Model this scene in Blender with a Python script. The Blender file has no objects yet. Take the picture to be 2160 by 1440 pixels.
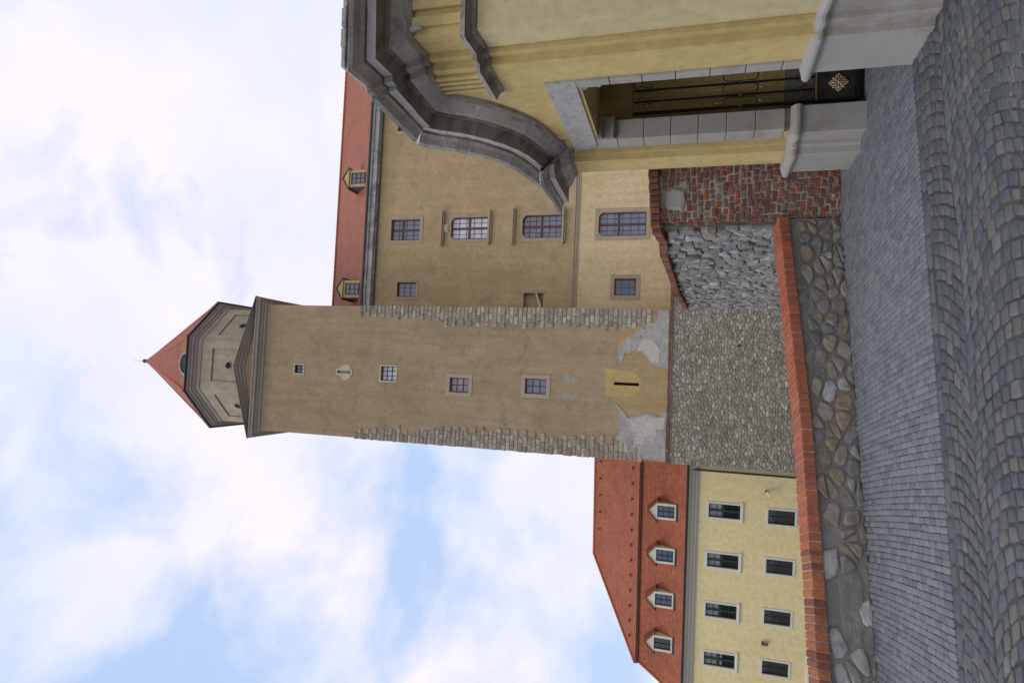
import bpy, math, random
from mathutils import Vector, Matrix
random.seed(7)
SC = bpy.context.scene
COL = SC.collection
R = math.radians

# ------------------------------------------------------------------ camera (held sideways: world up points to image left)
FPX, HOR, ROLL, EYE = 1280.0, 358.0, 0.0295, 1.6
TH = math.atan(HOR / FPX)
FW = Vector((0, math.cos(TH), math.sin(TH)))
RR = Vector((1, 0, 0))
UU = RR.cross(FW)
cR, sR = math.cos(ROLL), math.sin(ROLL)
CX = -UU * cR + RR * sR
CY = RR * cR + UU * sR
cam_d = bpy.data.cameras.new('camera')
cam_d.sensor_fit = 'HORIZONTAL'; cam_d.sensor_width = 36.0
cam_d.lens = 36.0 * FPX / 2160.0
cam_d.clip_start = 0.05; cam_d.clip_end = 5000
cam = bpy.data.objects.new('camera', cam_d); COL.objects.link(cam)
m3 = Matrix((CX, CY, -FW)).transposed()
cam.matrix_world = Matrix.Translation((0, 0, EYE)) @ m3.to_4x4()
SC.camera = cam

# ------------------------------------------------------------------ light
SUN_EL, SUN_AZ = 48.0, 232.0      # azimuth of the sun measured clockwise from +Y
w = bpy.data.worlds.new('World'); SC.world = w; w.use_nodes = True
nt = w.node_tree; nt.nodes.clear()
def N(t, kind, **kw):
    n = t.nodes.new(kind)
    for k, v in kw.items():
        if k in n.inputs: n.inputs[k].default_value = v
        else: setattr(n, k, v)
    return n
out = N(nt, 'ShaderNodeOutputWorld'); bg = N(nt, 'ShaderNodeBackground'); bg.inputs['Strength'].default_value = 0.112
sky = N(nt, 'ShaderNodeTexSky', sky_type='NISHITA', sun_disc=False, sun_elevation=R(SUN_EL), sun_rotation=R(SUN_AZ), air_density=1.0, dust_density=0.6, ozone_density=1.5)
tc = N(nt, 'ShaderNodeTexCoord'); mp = N(nt, 'ShaderNodeMapping')
mp.inputs['Location'].default_value = (0.37, 0.15, 0.4); mp.inputs['Scale'].default_value = (1, 1, 1.35)
nz = N(nt, 'ShaderNodeTexNoise'); nz.inputs['Scale'].default_value = 3.7; nz.inputs['Detail'].default_value = 9; nz.inputs['Roughness'].default_value = 0.55; nz.inputs['Distortion'].default_value = 0.25
rp = N(nt, 'ShaderNodeValToRGB')
rp.color_ramp.elements[0].position = 0.36; rp.color_ramp.elements[0].color = (0.12, 0.12, 0.12, 1)
rp.color_ramp.elements[1].position = 0.56; rp.color_ramp.elements[1].color = (1, 1, 1, 1)
nz2 = N(nt, 'ShaderNodeTexNoise'); nz2.inputs['Scale'].default_value = 3.4; nz2.inputs['Detail'].default_value = 8
cc = N(nt, 'ShaderNodeValToRGB')
cc.color_ramp.elements[0].position = 0.35; cc.color_ramp.elements[0].color = (7.3, 7.7, 9.2, 1)
cc.color_ramp.elements[1].position = 0.62; cc.color_ramp.elements[1].color = (9.0, 8.5, 9.2, 1)
# more open sky toward the left of the tower than toward the right
sx = N(nt, 'ShaderNodeSeparateXYZ'); mr = N(nt, 'ShaderNodeMapRange')
mr.inputs['From Min'].default_value = -0.45; mr.inputs['From Max'].default_value = 0.25; mr.inputs['To Min'].default_value = -0.015; mr.inputs['To Max'].default_value = 0.11
ad = N(nt, 'ShaderNodeMath', operation='ADD')
mx = N(nt, 'ShaderNodeMix', data_type='RGBA')
L = nt.links.new
L(tc.outputs['Generated'], mp.inputs['Vector']); L(mp.outputs['Vector'], nz.inputs['Vector']); L(mp.outputs['Vector'], nz2.inputs['Vector'])
L(tc.outputs['Generated'], sx.inputs[0]); L(sx.outputs['X'], mr.inputs['Value'])
L(nz.outputs['Fac'], ad.inputs[0]); L(mr.outputs['Result'], ad.inputs[1]); L(ad.outputs[0], rp.inputs['Fac'])
L(nz2.outputs['Fac'], cc.inputs['Fac'])
sk = N(nt, 'ShaderNodeMix', data_type='RGBA', blend_type='MIX'); sk.inputs['Factor'].default_value = .88
sk.inputs[7].default_value = (4.5, 6.2, 9.2, 1)
L(sky.outputs['Color'], sk.inputs[6])
L(rp.outputs['Color'], mx.inputs['Factor']); L(sk.outputs[2], mx.inputs[6]); L(cc.outputs['Color'], mx.inputs[7])
L(mx.outputs[2], bg.inputs['Color']); L(bg.outputs[0], out.inputs['Surface'])
sd = bpy.data.lights.new('sun', 'SUN'); sd.energy = 1.0; sd.angle = R(22); sd.color = (1.0, 0.95, 0.88)
so = bpy.data.objects.new('sun', sd); COL.objects.link(so)
sdir = Vector((math.sin(R(SUN_AZ)) * math.cos(R(SUN_EL)), math.cos(R(SUN_AZ)) * math.cos(R(SUN_EL)), math.sin(R(SUN_EL))))
so.rotation_euler = sdir.to_track_quat('Z', 'Y').to_euler()
so.location = (-5, -5, 20)
SC.view_settings.view_transform = 'Standard'; SC.view_settings.look = 'None'
SC.view_settings.exposure = 0.0; SC.view_settings.gamma = 1.0

# ------------------------------------------------------------------ helpers
def ray(x, y):
    return FW * FPX + CX * (x - 1080) + CY * (720 - y)
class Frame:
    """a facade: origin p0, u along azimuth az, v into the building, z up"""
    def __init__(s, p0, az, zb):
        s.p0 = Vector((p0[0], p0[1], 0)); s.az = R(az); s.zb = zb
        s.e = Vector((math.cos(s.az), math.sin(s.az), 0)); s.n = Vector((-math.sin(s.az), math.cos(s.az), 0))
    def at(s, x, y, v=0.0):
        d = ray(x, y); C = Vector((0, 0, EYE)); p = s.p0 + s.n * v
        q = C + d * (s.n.dot(p - C) / s.n.dot(d))
        return (q - s.p0).dot(s.e), q.z
def thing(name, label, cat, fr=None, loc=None, az=0.0, group=None):
    o = bpy.data.objects.new(name, None); COL.objects.link(o); o.empty_display_size = 0.3
    if fr: o.location = (fr.p0.x, fr.p0.y, fr.zb); o.rotation_euler = (0, 0, fr.az)
    else: o.location = loc; o.rotation_euler = (0, 0, az)
    o['label'] = label; o['category'] = cat
    if group: o['group'] = group
    o['_zb'] = o.location.z
    return o
class MB:
    def __init__(s): s.v = []; s.f = []; s.uv = {}
    def quad(s, a, b, c, d, uv=None):
        i = len(s.v); s.v += [a, b, c, d]; s.f.append((i, i+1, i+2, i+3))
        if uv: s.uv[len(s.f)-1] = uv
    def poly(s, pts, uv=None):
        i = len(s.v); s.v += list(pts); s.f.append(tuple(range(i, i+len(pts))))
        if uv: s.uv[len(s.f)-1] = uv
    def box(s, x0, x1, y0, y1, z0, z1):
        if x0 > x1: x0, x1 = x1, x0
        if y0 > y1: y0, y1 = y1, y0
        if z0 > z1: z0, z1 = z1, z0
        i = len(s.v)
        s.v += [(x0,y0,z0),(x1,y0,z0),(x1,y1,z0),(x0,y1,z0),(x0,y0,z1),(x1,y0,z1),(x1,y1,z1),(x0,y1,z1)]
        for f in ((0,3,2,1),(4,5,6,7),(0,1,5,4),(1,2,6,5),(2,3,7,6),(3,0,4,7)): s.f.append(tuple(i+k for k in f))
    def prism(s, plan, z0, z1):
        """plan ccw (seen from above), extruded in z"""
        i = len(s.v); n = len(plan)
        s.v += [(p[0], p[1], z0) for p in plan] + [(p[0], p[1], z1) for p in plan]
        s.f.append(tuple(i+k for k in range(n))[::-1]); s.f.append(tuple(i+n+k for k in range(n)))
        for k in range(n): s.f.append((i+k, i+(k+1) % n, i+n+(k+1) % n, i+n+k))
    def slab(s, pts, v0, v1):
        """outline in (u,z) extruded in v from v0 (front) to v1"""
        i = len(s.v); n = len(pts)
        s.v += [(p[0], v0, p[1]) for p in pts] + [(p[0], v1, p[1]) for p in pts]
        s.f.append(tuple(i+k for k in range(n))); s.f.append(tuple(i+n+k for k in range(n))[::-1])
        for k in range(n): s.f.append((i+(k+1) % n, i+k, i+n+k, i+n+(k+1) % n))
    def loft(s, rings, close=True, caps=True):
        i = len(s.v); m = len(rings[0])
        for r in rings: s.v += [tuple(p) for p in r]
        for a in range(len(rings)-1):
            for k in range(m if close else m-1):
                k2 = (k+1) % m
                s.f.append((i+a*m+k, i+a*m+k2, i+(a+1)*m+k2, i+(a+1)*m+k))
        if caps:
            s.f.append(tuple(i+k for k in range(m))[::-1]); s.f.append(tuple(i+(len(rings)-1)*m+k for k in range(m)))
    def tube(s, pts, r, n=6, taper=None):
        pts = [Vector(p) for p in pts]; rings = []
        up = Vector((0.13, 0.31, 0.94)).normalized()
        for j, p in enumerate(pts):
            t = (pts[min(j+1, len(pts)-1)] - pts[max(j-1, 0)]).normalized()
            a = t.cross(up)
            if a.length < 1e-3: a = t.cross(Vector((1, 0, 0)))
            a.normalize(); b = t.cross(a)
            rad = r if taper is None else r * taper[j]
            rings.append([p + (a*math.cos(2*math.pi*k/n) + b*math.sin(2*math.pi*k/n))*rad for k in range(n)])
        s.loft(rings)
    def sphere(s, c, r, sx=1, sy=1, sz=1, n=10, m=7):
        rings = []
        for j in range(m+1):
            a = math.pi*j/m
            rr = max(math.sin(a), 0.02)*r
            rings.append([(c[0]+rr*math.cos(2*math.pi*k/n)*sx, c[1]+rr*math.sin(2*math.pi*k/n)*sy, c[2]+math.cos(a)*r*sz) for k in range(n)])
        s.loft(rings)
    def sweep(s, path, prof, outs, ups, back=0.0):
        """closed profile [(o,h)] swept along path points with per-point out and up vectors"""
        rings = []
        for p, o, u in zip(path, outs, ups):
            p = Vector(p); rings.append([p + o*a + u*b for a, b in prof])
        s.loft(rings)
    def holes(s, u0, u1, z0, z1, hs, v=0.0, depth=0.25):
        """flat wall (normal -v) with rectangular openings and their reveals"""
        us = sorted({u0, u1, *[h[0] for h in hs], *[h[1] for h in hs]}); zs = sorted({z0, z1, *[h[2] for h in hs], *[h[3] for h in hs]})
        for a, b in zip(us, us[1:]):
            for c, d in zip(zs, zs[1:]):
                m, k = (a+b)/2, (c+d)/2
                if any(h[0] < m < h[1] and h[2] < k < h[3] for h in hs): continue
                s.quad((a, v, c), (b, v, c), (b, v, d), (a, v, d))
        for a, b, c, d in hs:
            w2 = v+depth
            s.quad((a, v, c), (a, v, d), (a, w2, d), (a, w2, c)); s.quad((b, v, d), (b, v, c), (b, w2, c), (b, w2, d))
            s.quad((a, v, d), (b, v, d), (b, w2, d), (a, w2, d)); s.quad((b, v, c), (a, v, c), (a, w2, c), (b, w2, c))
            s.quad((a, w2, c), (b, w2, c), (b, w2, d), (a, w2, d))
    def build(s, name, mat, parent=None, bevel=0, smooth=False, label=None, kind=None, sub=None):
        me = bpy.data.meshes.new(name)
        zb = 0.0; pr = parent
        while pr is not None:
            if '_zb' in pr: zb = pr['_zb']
            pr = pr.parent
        org = parent.get('_org', (0, 0)) if parent is not None else (0, 0)
        pr = parent
        while pr is not None:
            if '_org' in pr: org = pr['_org']
            pr = pr.parent
        me.from_pydata([(p[0]-org[0], p[1]-org[1], p[2]-zb) for p in s.v], [], s.f)
        if s.uv:
            ul = me.uv_layers.new(name='UVMap')
            for fi, uv in s.uv.items():
                for li, c in zip(me.polygons[fi].loop_indices, uv): ul.data[li].uv = c
        me.validate(); me.update()
        o = bpy.data.objects.new(name, me); COL.objects.link(o)
        me.materials.append(mat)
        if parent is not None: o.parent = parent
        if smooth:
            for p in me.polygons: p.use_smooth = True
        if bevel:
            b = o.modifiers.new('edge', 'BEVEL'); b.width = bevel; b.segments = 2; b.limit_method = 'ANGLE'; b.angle_limit = R(35)
        if label: o['label'] = label
        if kind: o['kind'] = kind
        return o
def blank(name, parent, **kw): return None

def rough(pts, amp, rnd, sub=5):
    q = []
    for i in range(len(pts)):
        a = pts[i]; b = pts[(i+1) % len(pts)]
        for k in range(sub):
            f = k/sub; q.append((a[0]+(b[0]-a[0])*f+rnd.uniform(-amp, amp), a[1]+(b[1]-a[1])*f+rnd.uniform(-amp, amp)))
    return q
# ---- rubble: voronoi stones of a jittered grid
def clip(poly, mx_, my_, nx, ny):
    outp = []
    for i in range(len(poly)):
        a = poly[i]; b = poly[(i+1) % len(poly)]
        da = (a[0]-mx_)*nx+(a[1]-my_)*ny; db = (b[0]-mx_)*nx+(b[1]-my_)*ny
        if da <= 0: outp.append(a)
        if (da < 0 < db) or (db < 0 < da):
            t = da/(da-db); outp.append((a[0]+(b[0]-a[0])*t, a[1]+(b[1]-a[1])*t))
    return outp
def cells(u0, u1, z0, z1, du, dz, jit, rnd):
    nu = max(1, round((u1-u0)/du)); nzz = max(1, round((z1-z0)/dz)); P = {}
    for j in range(-2, nzz+2):
        off = (0.5 if j % 2 else 0.0) + rnd.uniform(-.2, .2)
        for i in range(-2, nu+3):
            P[i, j] = (u0+(i+off+rnd.uniform(-jit, jit))*du, z0+(j+.5+rnd.uniform(-jit, jit)*.8)*dz)
    for (i, j), c in P.items():
        if not (u0-du*.3 < c[0] < u1+du*.3 and z0 < c[1] < z1): continue
        poly = [(c[0]-du*1.5, c[1]-dz*1.5), (c[0]+du*1.5, c[1]-dz*1.5), (c[0]+du*1.5, c[1]+dz*1.5), (c[0]-du*1.5, c[1]+dz*1.5)]
        for di in (-2, -1, 0, 1, 2):
            for dj in (-2, -1, 0, 1, 2):
                q = P.get((i+di, j+dj))
                if q is None or (di == 0 and dj == 0): continue
                # anisotropic metric keeps the stones flat-lying
                nx = (q[0]-c[0])/(du*du); ny = (q[1]-c[1])/(dz*dz)
                poly = clip(poly, (c[0]+q[0])/2, (c[1]+q[1])/2, nx, ny)
                if len(poly) < 3: break
            if len(poly) < 3: break
        if len(poly) < 3: continue
        poly = [(min(max(p[0], u0), u1), min(max(p[1], z0), z1)) for p in poly]
        yield c, poly
def stone(mb, poly, fn, gap, depth, rnd, rounds=1, tilt=.4):
    cu = sum(p[0] for p in poly)/len(poly); cz = sum(p[1] for p in poly)/len(poly)
    rad = sum(math.hypot(p[0]-cu, p[1]-cz) for p in poly)/len(poly)
    if rad < gap*1.2: return
    k = 1-gap/rad
    poly = [(cu+(p[0]-cu)*k, cz+(p[1]-cz)*k) for p in poly]
    for _ in range(rounds):
        q = []
        for i in range(len(poly)):
            a = poly[i]; b = poly[(i+1) % len(poly)]
            q += [(a[0]*.75+b[0]*.25, a[1]*.75+b[1]*.25), (a[0]*.25+b[0]*.75, a[1]*.25+b[1]*.75)]
        poly = q
    d = depth*rnd.uniform(.5, 1.1); tu = rnd.uniform(-tilt, tilt)*depth/rad*.6; tz = rnd.uniform(-tilt, tilt)*depth/rad*.6
    n = len(poly); i0 = len(mb.v)
    for s_, dd in ((1.0, -.03), (.93, d*.7), (.72, d)):
        for p in poly:
            pu, pz = cu+(p[0]-cu)*s_, cz+(p[1]-cz)*s_
            e = 0 if dd < 0 else tu*(pu-cu)+tz*(pz-cz)+rnd.uniform(-.1, .1)*depth
            mb.v.append(fn(pu, pz, dd+e))
    mb.v.append(fn(cu, cz, d*1.05))
    for a in range(2):
        for k2 in range(n):
            mb.f.append((i0+a*n+k2, i0+a*n+(k2+1) % n, i0+(a+1)*n+(k2+1) % n, i0+(a+1)*n+k2))
    for k2 in range(n): mb.f.append((i0+2*n+k2, i0+2*n+(k2+1) % n, i0+3*n))
def rubble(mb, u0, u1, z0, z1, du, dz, jit, gap, depth, fn, seed=1, rounds=1, keep=None):
    rnd = random.Random(seed)
    for c, poly in cells(u0, u1, z0, z1, du, dz, jit, rnd):
        if keep and not keep(*c): continue
        stone(mb, poly, fn, gap*rnd.uniform(.6, 1.5), depth, rnd, rounds)

# ------------------------------------------------------------------ materials
def newmat(name):
    m = bpy.data.materials.new(name); m.use_nodes = True; t = m.node_tree
    return m, t, t.nodes['Principled BSDF']
def ramp(t, stops):
    r = t.nodes.new('ShaderNodeValToRGB'); e = r.color_ramp.elements
    e[0].position = stops[0][0]; e[0].color = (*stops[0][1], 1); e[1].position = stops[-1][0]; e[1].color = (*stops[-1][1], 1)
    for p, c in stops[1:-1]:
        k = e.new(p); k.color = (*c, 1)
    return r
def coords(t, scale=(1, 1, 1), kind='Object'):
    c = t.nodes.new('ShaderNodeTexCoord'); m = t.nodes.new('ShaderNodeMapping'); m.inputs['Scale'].default_value = scale
    t.links.new(c.outputs[kind], m.inputs['Vector']); return m.outputs['Vector']
def noise(t, vec, scale, detail=5, rough=.6, dist=0):
    n = t.nodes.new('ShaderNodeTexNoise'); n.inputs['Scale'].default_value = scale; n.inputs['Detail'].default_value = detail
    n.inputs['Roughness'].default_value = rough; n.inputs['Distortion'].default_value = dist
    t.links.new(vec, n.inputs['Vector']); return n.outputs['Fac']
def mixc(t, a, b, fac, mode='MIX'):
    m = t.nodes.new('ShaderNodeMix'); m.data_type = 'RGBA'; m.blend_type = mode
    for v, i in ((a, 6), (b, 7)):
        if isinstance(v, tuple): m.inputs[i].default_value = (*v, 1)
        else: t.links.new(v, m.inputs[i])
    if isinstance(fac, float): m.inputs[0].default_value = fac
    else: t.links.new(fac, m.inputs[0])
    return m.outputs[2]
def bump(t, bsdf, h, strength=.4, dist=.02, prev=None):
    b = t.nodes.new('ShaderNodeBump'); b.inputs['Strength'].default_value = strength; b.inputs['Distance'].default_value = dist
    t.links.new(h, b.inputs['Height'])
    if prev: t.links.new(prev, b.inputs['Normal'])
    t.links.new(b.outputs[0], bsdf.inputs['Normal']); return b.outputs[0]
def plaster(name, c, c2, stain_shade=None, big=.35, fine=9, streak=.25, rough=.92, bs=.35, bd=.01, stain_lo=.56, mid=.75):
    m, t, b = newmat(name); v = coords(t)
    r = ramp(t, [(.3, c), (.7, c2)]); t.links.new(noise(t, v, big, 7, .65), r.inputs[0])
    col = r.outputs[0]
    f = ramp(t, [(.35, (.86, .86, .86)), (.65, (1.1, 1.1, 1.1))]); t.links.new(noise(t, v, fine, 6, .7), f.inputs[0])
    col = mixc(t, col, f.outputs[0], .8, 'MULTIPLY')
    g_ = ramp(t, [(.38, (.84, .84, .83)), (.62, (1.10, 1.09, 1.08))]); t.links.new(noise(t, v, big*4.5, 9, .72, .8), g_.inputs[0])
    col = mixc(t, col, g_.outputs[0], mid, 'MULTIPLY')
    if streak:
        sv = coords(t, (1, 1, .07)); s = ramp(t, [(.4, (.84, .83, .82)), (.6, (1.06, 1.06, 1.05))])
        t.links.new(noise(t, sv, 2.2, 6, .6), s.inputs[0]); col = mixc(t, col, s.outputs[0], streak*2, 'MULTIPLY')
    if stain_shade:
        k = ramp(t, [(stain_lo, (0, 0, 0)), (stain_lo+.14, (1, 1, 1))]); t.links.new(noise(t, v, .9, 8, .7, .4), k.inputs[0])
        col = mixc(t, col, stain_shade, k.outputs[0])
    t.links.new(col, b.inputs['Base Color']); b.inputs['Roughness'].default_value = rough
    b.inputs['Specular IOR Level'].default_value = .2
    p = bump(t, b, noise(t, v, fine*3, 8, .75), bs, bd)
    bump(t, b, noise(t, v, fine*.3, 4, .6), bs, bd*3, p)
    return m
def island(name, cols, rough=.9, nscale=14, namt=.35, bs=.5, bd=.006, spec=.25, patch=None):
    m, t, b = newmat(name); v = coords(t)
    g = t.nodes.new('ShaderNodeNewGeometry')
    n = len(cols); r = ramp(t, [((i+.5)/n, c) for i, c in enumerate(cols)]); r.color_ramp.interpolation = 'LINEAR'
    t.links.new(g.outputs['Random Per Island'], r.inputs[0])
    f = ramp(t, [(.3, (1-namt,)*3), (.7, (1+namt*.6,)*3)]); t.links.new(noise(t, v, nscale, 7, .7), f.inputs[0])
    col = mixc(t, r.outputs[0], f.outputs[0], 1.0, 'MULTIPLY')
    if patch:
        k = ramp(t, [(patch[1], (0, 0, 0)), (patch[1]+.1, (1, 1, 1))]); t.links.new(noise(t, v, patch[2], 6, .7), k.inputs[0])
        col = mixc(t, col, patch[0], k.outputs[0])
    t.links.new(col, b.inputs['Base Color']); b.inputs['Roughness'].default_value = rough; b.inputs['Specular IOR Level'].default_value = spec
    bump(t, b, noise(t, v, nscale*1.7, 8, .75), bs, bd)
    return m
def stonem(name, c, c2, dark=None, sc=3, rough=.9, bs=.5, bd=.008, lo=.5, spec=.25):
    m, t, b = newmat(name); v = coords(t)
    r = ramp(t, [(.3, c), (.7, c2)]); t.links.new(noise(t, v, sc, 8, .7), r.inputs[0]); col = r.outputs[0]
    if dark:
        k = ramp(t, [(lo, (0, 0, 0)), (lo+.18, (1, 1, 1))]); t.links.new(noise(t, v, sc*.8, 9, .75, .6), k.inputs[0])
        col = mixc(t, col, dark, k.outputs[0])
    t.links.new(col, b.inputs['Base Color']); b.inputs['Roughness'].default_value = rough; b.inputs['Specular IOR Level'].default_value = spec
    bump(t, b, noise(t, v, sc*9, 9, .75), bs, bd)
    return m
def plain(name, c, rough=.6, metal=0.0, spec=.4, var=.2, sc=6, bs=0.0):
    m, t, b = newmat(name); v = coords(t)
    f = ramp(t, [(.3, tuple(x*(1-var) for x in c)), (.7, tuple(min(x*(1+var), 1) for x in c))]); t.links.new(noise(t, v, sc, 6, .65), f.inputs[0])
    t.links.new(f.outputs[0], b.inputs['Base Color']); b.inputs['Roughness'].default_value = rough; b.inputs['Metallic'].default_value = metal
    b.inputs['Specular IOR Level'].default_value = spec
    if bs: bump(t, b, noise(t, v, sc*6, 6, .7), bs, .004)
    return m
def tiles(name, c, c2, tw, th, mortar, bs=.7):
    """roof tiles in metres on the UV map"""
    m, t, b = newmat(name); v = coords(t, (1, 1, 1), 'UV')
    br = t.nodes.new('ShaderNodeTexBrick'); br.offset = .5
    br.inputs['Color1'].default_value = (*c, 1); br.inputs['Color2'].default_value = (*c2, 1); br.inputs['Mortar'].default_value = (*mortar, 1)
    br.inputs['Scale'].default_value = 1; br.inputs['Mortar Size'].default_value = .012; br.inputs['Mortar Smooth'].default_value = .5
    br.inputs['Brick Width'].default_value = tw; br.inputs['Row Height'].default_value = th; br.inputs['Bias'].default_value = -.1
    t.links.new(v, br.inputs['Vector'])
    o = coords(t); f = ramp(t, [(.3, (.78, .78, .8)), (.7, (1.15, 1.12, 1.1))]); t.links.new(noise(t, o, .8, 8, .7), f.inputs[0])
    col = mixc(t, br.outputs['Color'], f.outputs[0], 1.0, 'MULTIPLY')
    t.links.new(col, b.inputs['Base Color']); b.inputs['Roughness'].default_value = .75; b.inputs['Specular IOR Level'].default_value = .3
    # each course rises toward its lower edge
    sp = t.nodes.new('ShaderNodeSeparateXYZ'); t.links.new(v, sp.inputs[0])
    md = t.nodes.new('ShaderNodeMath'); md.operation = 'MODULO'; md.inputs[1].default_value = th; t.links.new(sp.outputs['Y'], md.inputs[0])
    ng = t.nodes.new('ShaderNodeMath'); ng.operation = 'MULTIPLY'; ng.inputs[1].default_value = -.12; t.links.new(md.outputs[0], ng.inputs[0])
    su = t.nodes.new('ShaderNodeMath'); su.operation = 'MULTIPLY_ADD'; su.inputs[1].default_value = -.012; t.links.new(br.outputs['Fac'], su.inputs[0]); t.links.new(ng.outputs[0], su.inputs[2])
    bump(t, b, su.outputs[0], bs, 1.0)
    return m
def glass(name, c, rough=.08):
    m, t, b = newmat(name); v = coords(t)
    f = ramp(t, [(.3, tuple(x*.75 for x in c)), (.7, tuple(x*1.25 for x in c))]); t.links.new(noise(t, v, 1.3, 3, .5), f.inputs[0])
    t.links.new(f.outputs[0], b.inputs['Base Color']); b.inputs['Roughness'].default_value = rough; b.inputs['Specular IOR Level'].default_value = .9
    bump(t, b, noise(t, v, 1.5, 2, .5), .15, .03)
    return m

M = {}
M['tower'] = plaster('weathered_tower_plaster', (.30, .225, .135), (.40, .305, .19), (.25, .19, .12), big=.3, fine=5, stain_lo=.54, mid=.5)
M['drum'] = plaster('pale_drum_plaster', (.36, .30, .215), (.44, .375, .275), (.30, .25, .18), big=.4, fine=4)
M['ochre'] = plaster('ochre_plaster', (.37, .26, .11), (.41, .32, .18), (.29, .215, .125), big=.9, fine=7, stain_lo=.52, mid=.35)
M['yellowpatch'] = plaster('bright_ochre_plaster', (.47, .345, .13), (.45, .345, .17), (.37, .28, .14), big=1.2, fine=7)
M['greypatch'] = plaster('bare_grey_render', (.29, .285, .28), (.44, .42, .38), (.22, .21, .185), big=1.4, fine=6, streak=0, bs=.7, bd=.03)
M['palepatch'] = plaster('pale_lime_render', (.42, .40, .35), (.52, .49, .43), (.34, .32, .28), big=1.6, fine=7, streak=0, bs=.6, bd=.02)
M['greenpatch'] = plaster('lichen_grey_render', (.29, .28, .22), (.34, .33, .28), big=1.4, fine=6, streak=0)
M['wing'] = plaster('tan_palace_plaster', (.40, .295, .155), (.49, .37, .205), (.33, .25, .145), big=.28, fine=4, stain_lo=.54, mid=.5)
M['winglow'] = plaster('cream_palace_plaster', (.60, .45, .24), (.66, .52, .31), (.50, .46, .38), big=.35, fine=4, stain_lo=.6, mid=.35)
M['house'] = plaster('yellow_house_plaster', (.73, .62, .32), (.76, .655, .36), big=.3, fine=3, streak=.1, bs=.15, mid=.2)
M['gate'] = plaster('gate_yellow_plaster', (.50, .385, .160), (.56, .435, .195), (.53, .435, .245), big=.9, fine=9, streak=.2, bd=.004, stain_lo=.6, mid=.35)
M['gatepale'] = plaster('gate_pale_plaster', (.52, .44, .245), (.57, .485, .285), big=1.2, fine=9, streak=.2, bd=.004, mid=.35)
M['gatedado'] = plaster('grey_dado_paint', (.24, .22, .17), (.30, .27, .21), big=2, fine=9)
M['plinth'] = stonem('plinth_limestone', (.30, .283, .25), (.38, .363, .33), (.235, .21, .17), sc=2.2, bs=.3, bd=.003, lo=.52)
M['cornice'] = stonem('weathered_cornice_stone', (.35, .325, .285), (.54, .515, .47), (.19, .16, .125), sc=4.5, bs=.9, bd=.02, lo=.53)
M['cornicedark'] = stonem('grimy_shaded_cornice_stone', (.21, .18, .145), (.36, .325, .275), (.12, .095, .07), sc=5, bs=.9, bd=.02, lo=.5)  # grime colour, with the shade of cornice undersides painted in
M['cornicepale'] = stonem('lit_cornice_stone', (.42, .40, .365), (.54, .52, .48), (.25, .23, .20), sc=5, bs=.8, bd=.015, lo=.56)  # light painted into the colour of the lit cornice fascia
M['lintel'] = stonem('rough_grey_lintel', (.32, .315, .30), (.44, .43, .41), (.24, .23, .215), sc=14, bs=.6, bd=.005)
M['stonetrim'] = stonem('window_sandstone', (.36, .29, .19), (.42, .34, .24), (.29, .23, .16), sc=1.2, bs=.3)
M['paletrim'] = stonem('pale_window_trim', (.47, .40, .28), (.54, .47, .34), sc=1.5, bs=.2)
M['towercorn'] = stonem('tower_cornice_paint', (.29, .26, .22), (.37, .33, .285), (.19, .17, .145), sc=1.0, bs=.3, lo=.6)
M['darkmetal'] = plain('dark_flashing', (.055, .06, .07), .5, .3)
M['quoin'] = island('quoin_stones', [(.28, .245, .18), (.37, .33, .245), (.22, .195, .145), (.46, .41, .315), (.31, .275, .21)], nscale=6, namt=.4, bs=.6, bd=.02)
M['rubble'] = island('tan_rubble_stones', [(.27, .245, .18), (.31, .285, .22), (.24, .22, .165), (.34, .31, .24), (.285, .275, .23), (.31, .25, .18), (.20, .185, .14), (.46, .44, .38), (.25, .245, .21), (.39, .355, .27)], nscale=5, namt=.35, bs=.6, bd=.02, patch=((.50, .48, .43), .60, .55))
M['mortar'] = plaster('grey_lime_mortar', (.22, .205, .17), (.30, .28, .235), big=2, fine=10, streak=0, bs=.7, bd=.012)
M['slate'] = island('grey_rubble_stones', [(.22, .22, .205), (.31, .31, .295), (.15, .15, .14), (.25, .245, .21), (.40, .40, .39), (.23, .21, .165), (.19, .195, .19), (.29, .275, .23)], nscale=9, namt=.45, bs=.8, bd=.012)
M['darkmortar'] = plaster('dark_joint_mortar', (.10, .10, .085), (.17, .165, .14), big=2, fine=12, streak=0, bs=.8, bd=.012)
M['brick'] = island('old_red_bricks', [(.25, .085, .055), (.31, .10, .055), (.20, .09, .07), (.26, .17, .11), (.17, .075, .065), (.33, .11, .05), (.22, .18, .14), (.15, .09, .08), (.22, .085, .07), (.19, .08, .07)], nscale=18, namt=.4, bs=.8, bd=.008, patch=((.42, .38, .33), .62, 9))
M['brickmortar'] = plaster('pale_brick_mortar', (.31, .29, .26), (.42, .39, .35), big=3, fine=14, streak=0, bs=.8, bd=.01)
M['cap'] = island('orange_coping_bricks', [(.37, .11, .055), (.43, .13, .06), (.31, .095, .055), (.36, .12, .065)], nscale=22, namt=.3, bs=.5, bd=.004, patch=((.30, .12, .08), .6, 5))
M['oldcap'] = island('dark_coping_bricks', [(.20, .07, .045), (.28, .10, .06), (.15, .065, .05), (.42, .15, .06), (.24, .085, .05)], nscale=20, namt=.35, bs=.6, bd=.005)
M['capdark'] = island('brown_coping_bricks', [(.17, .075, .05), (.22, .09, .06), (.13, .06, .045), (.27, .12, .075)], nscale=14, namt=.35, bs=.6, bd=.006)
M['capmortar'] = plaster('coping_mortar', (.33, .29, .25), (.42, .37, .32), big=3, fine=14, streak=0)
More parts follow.
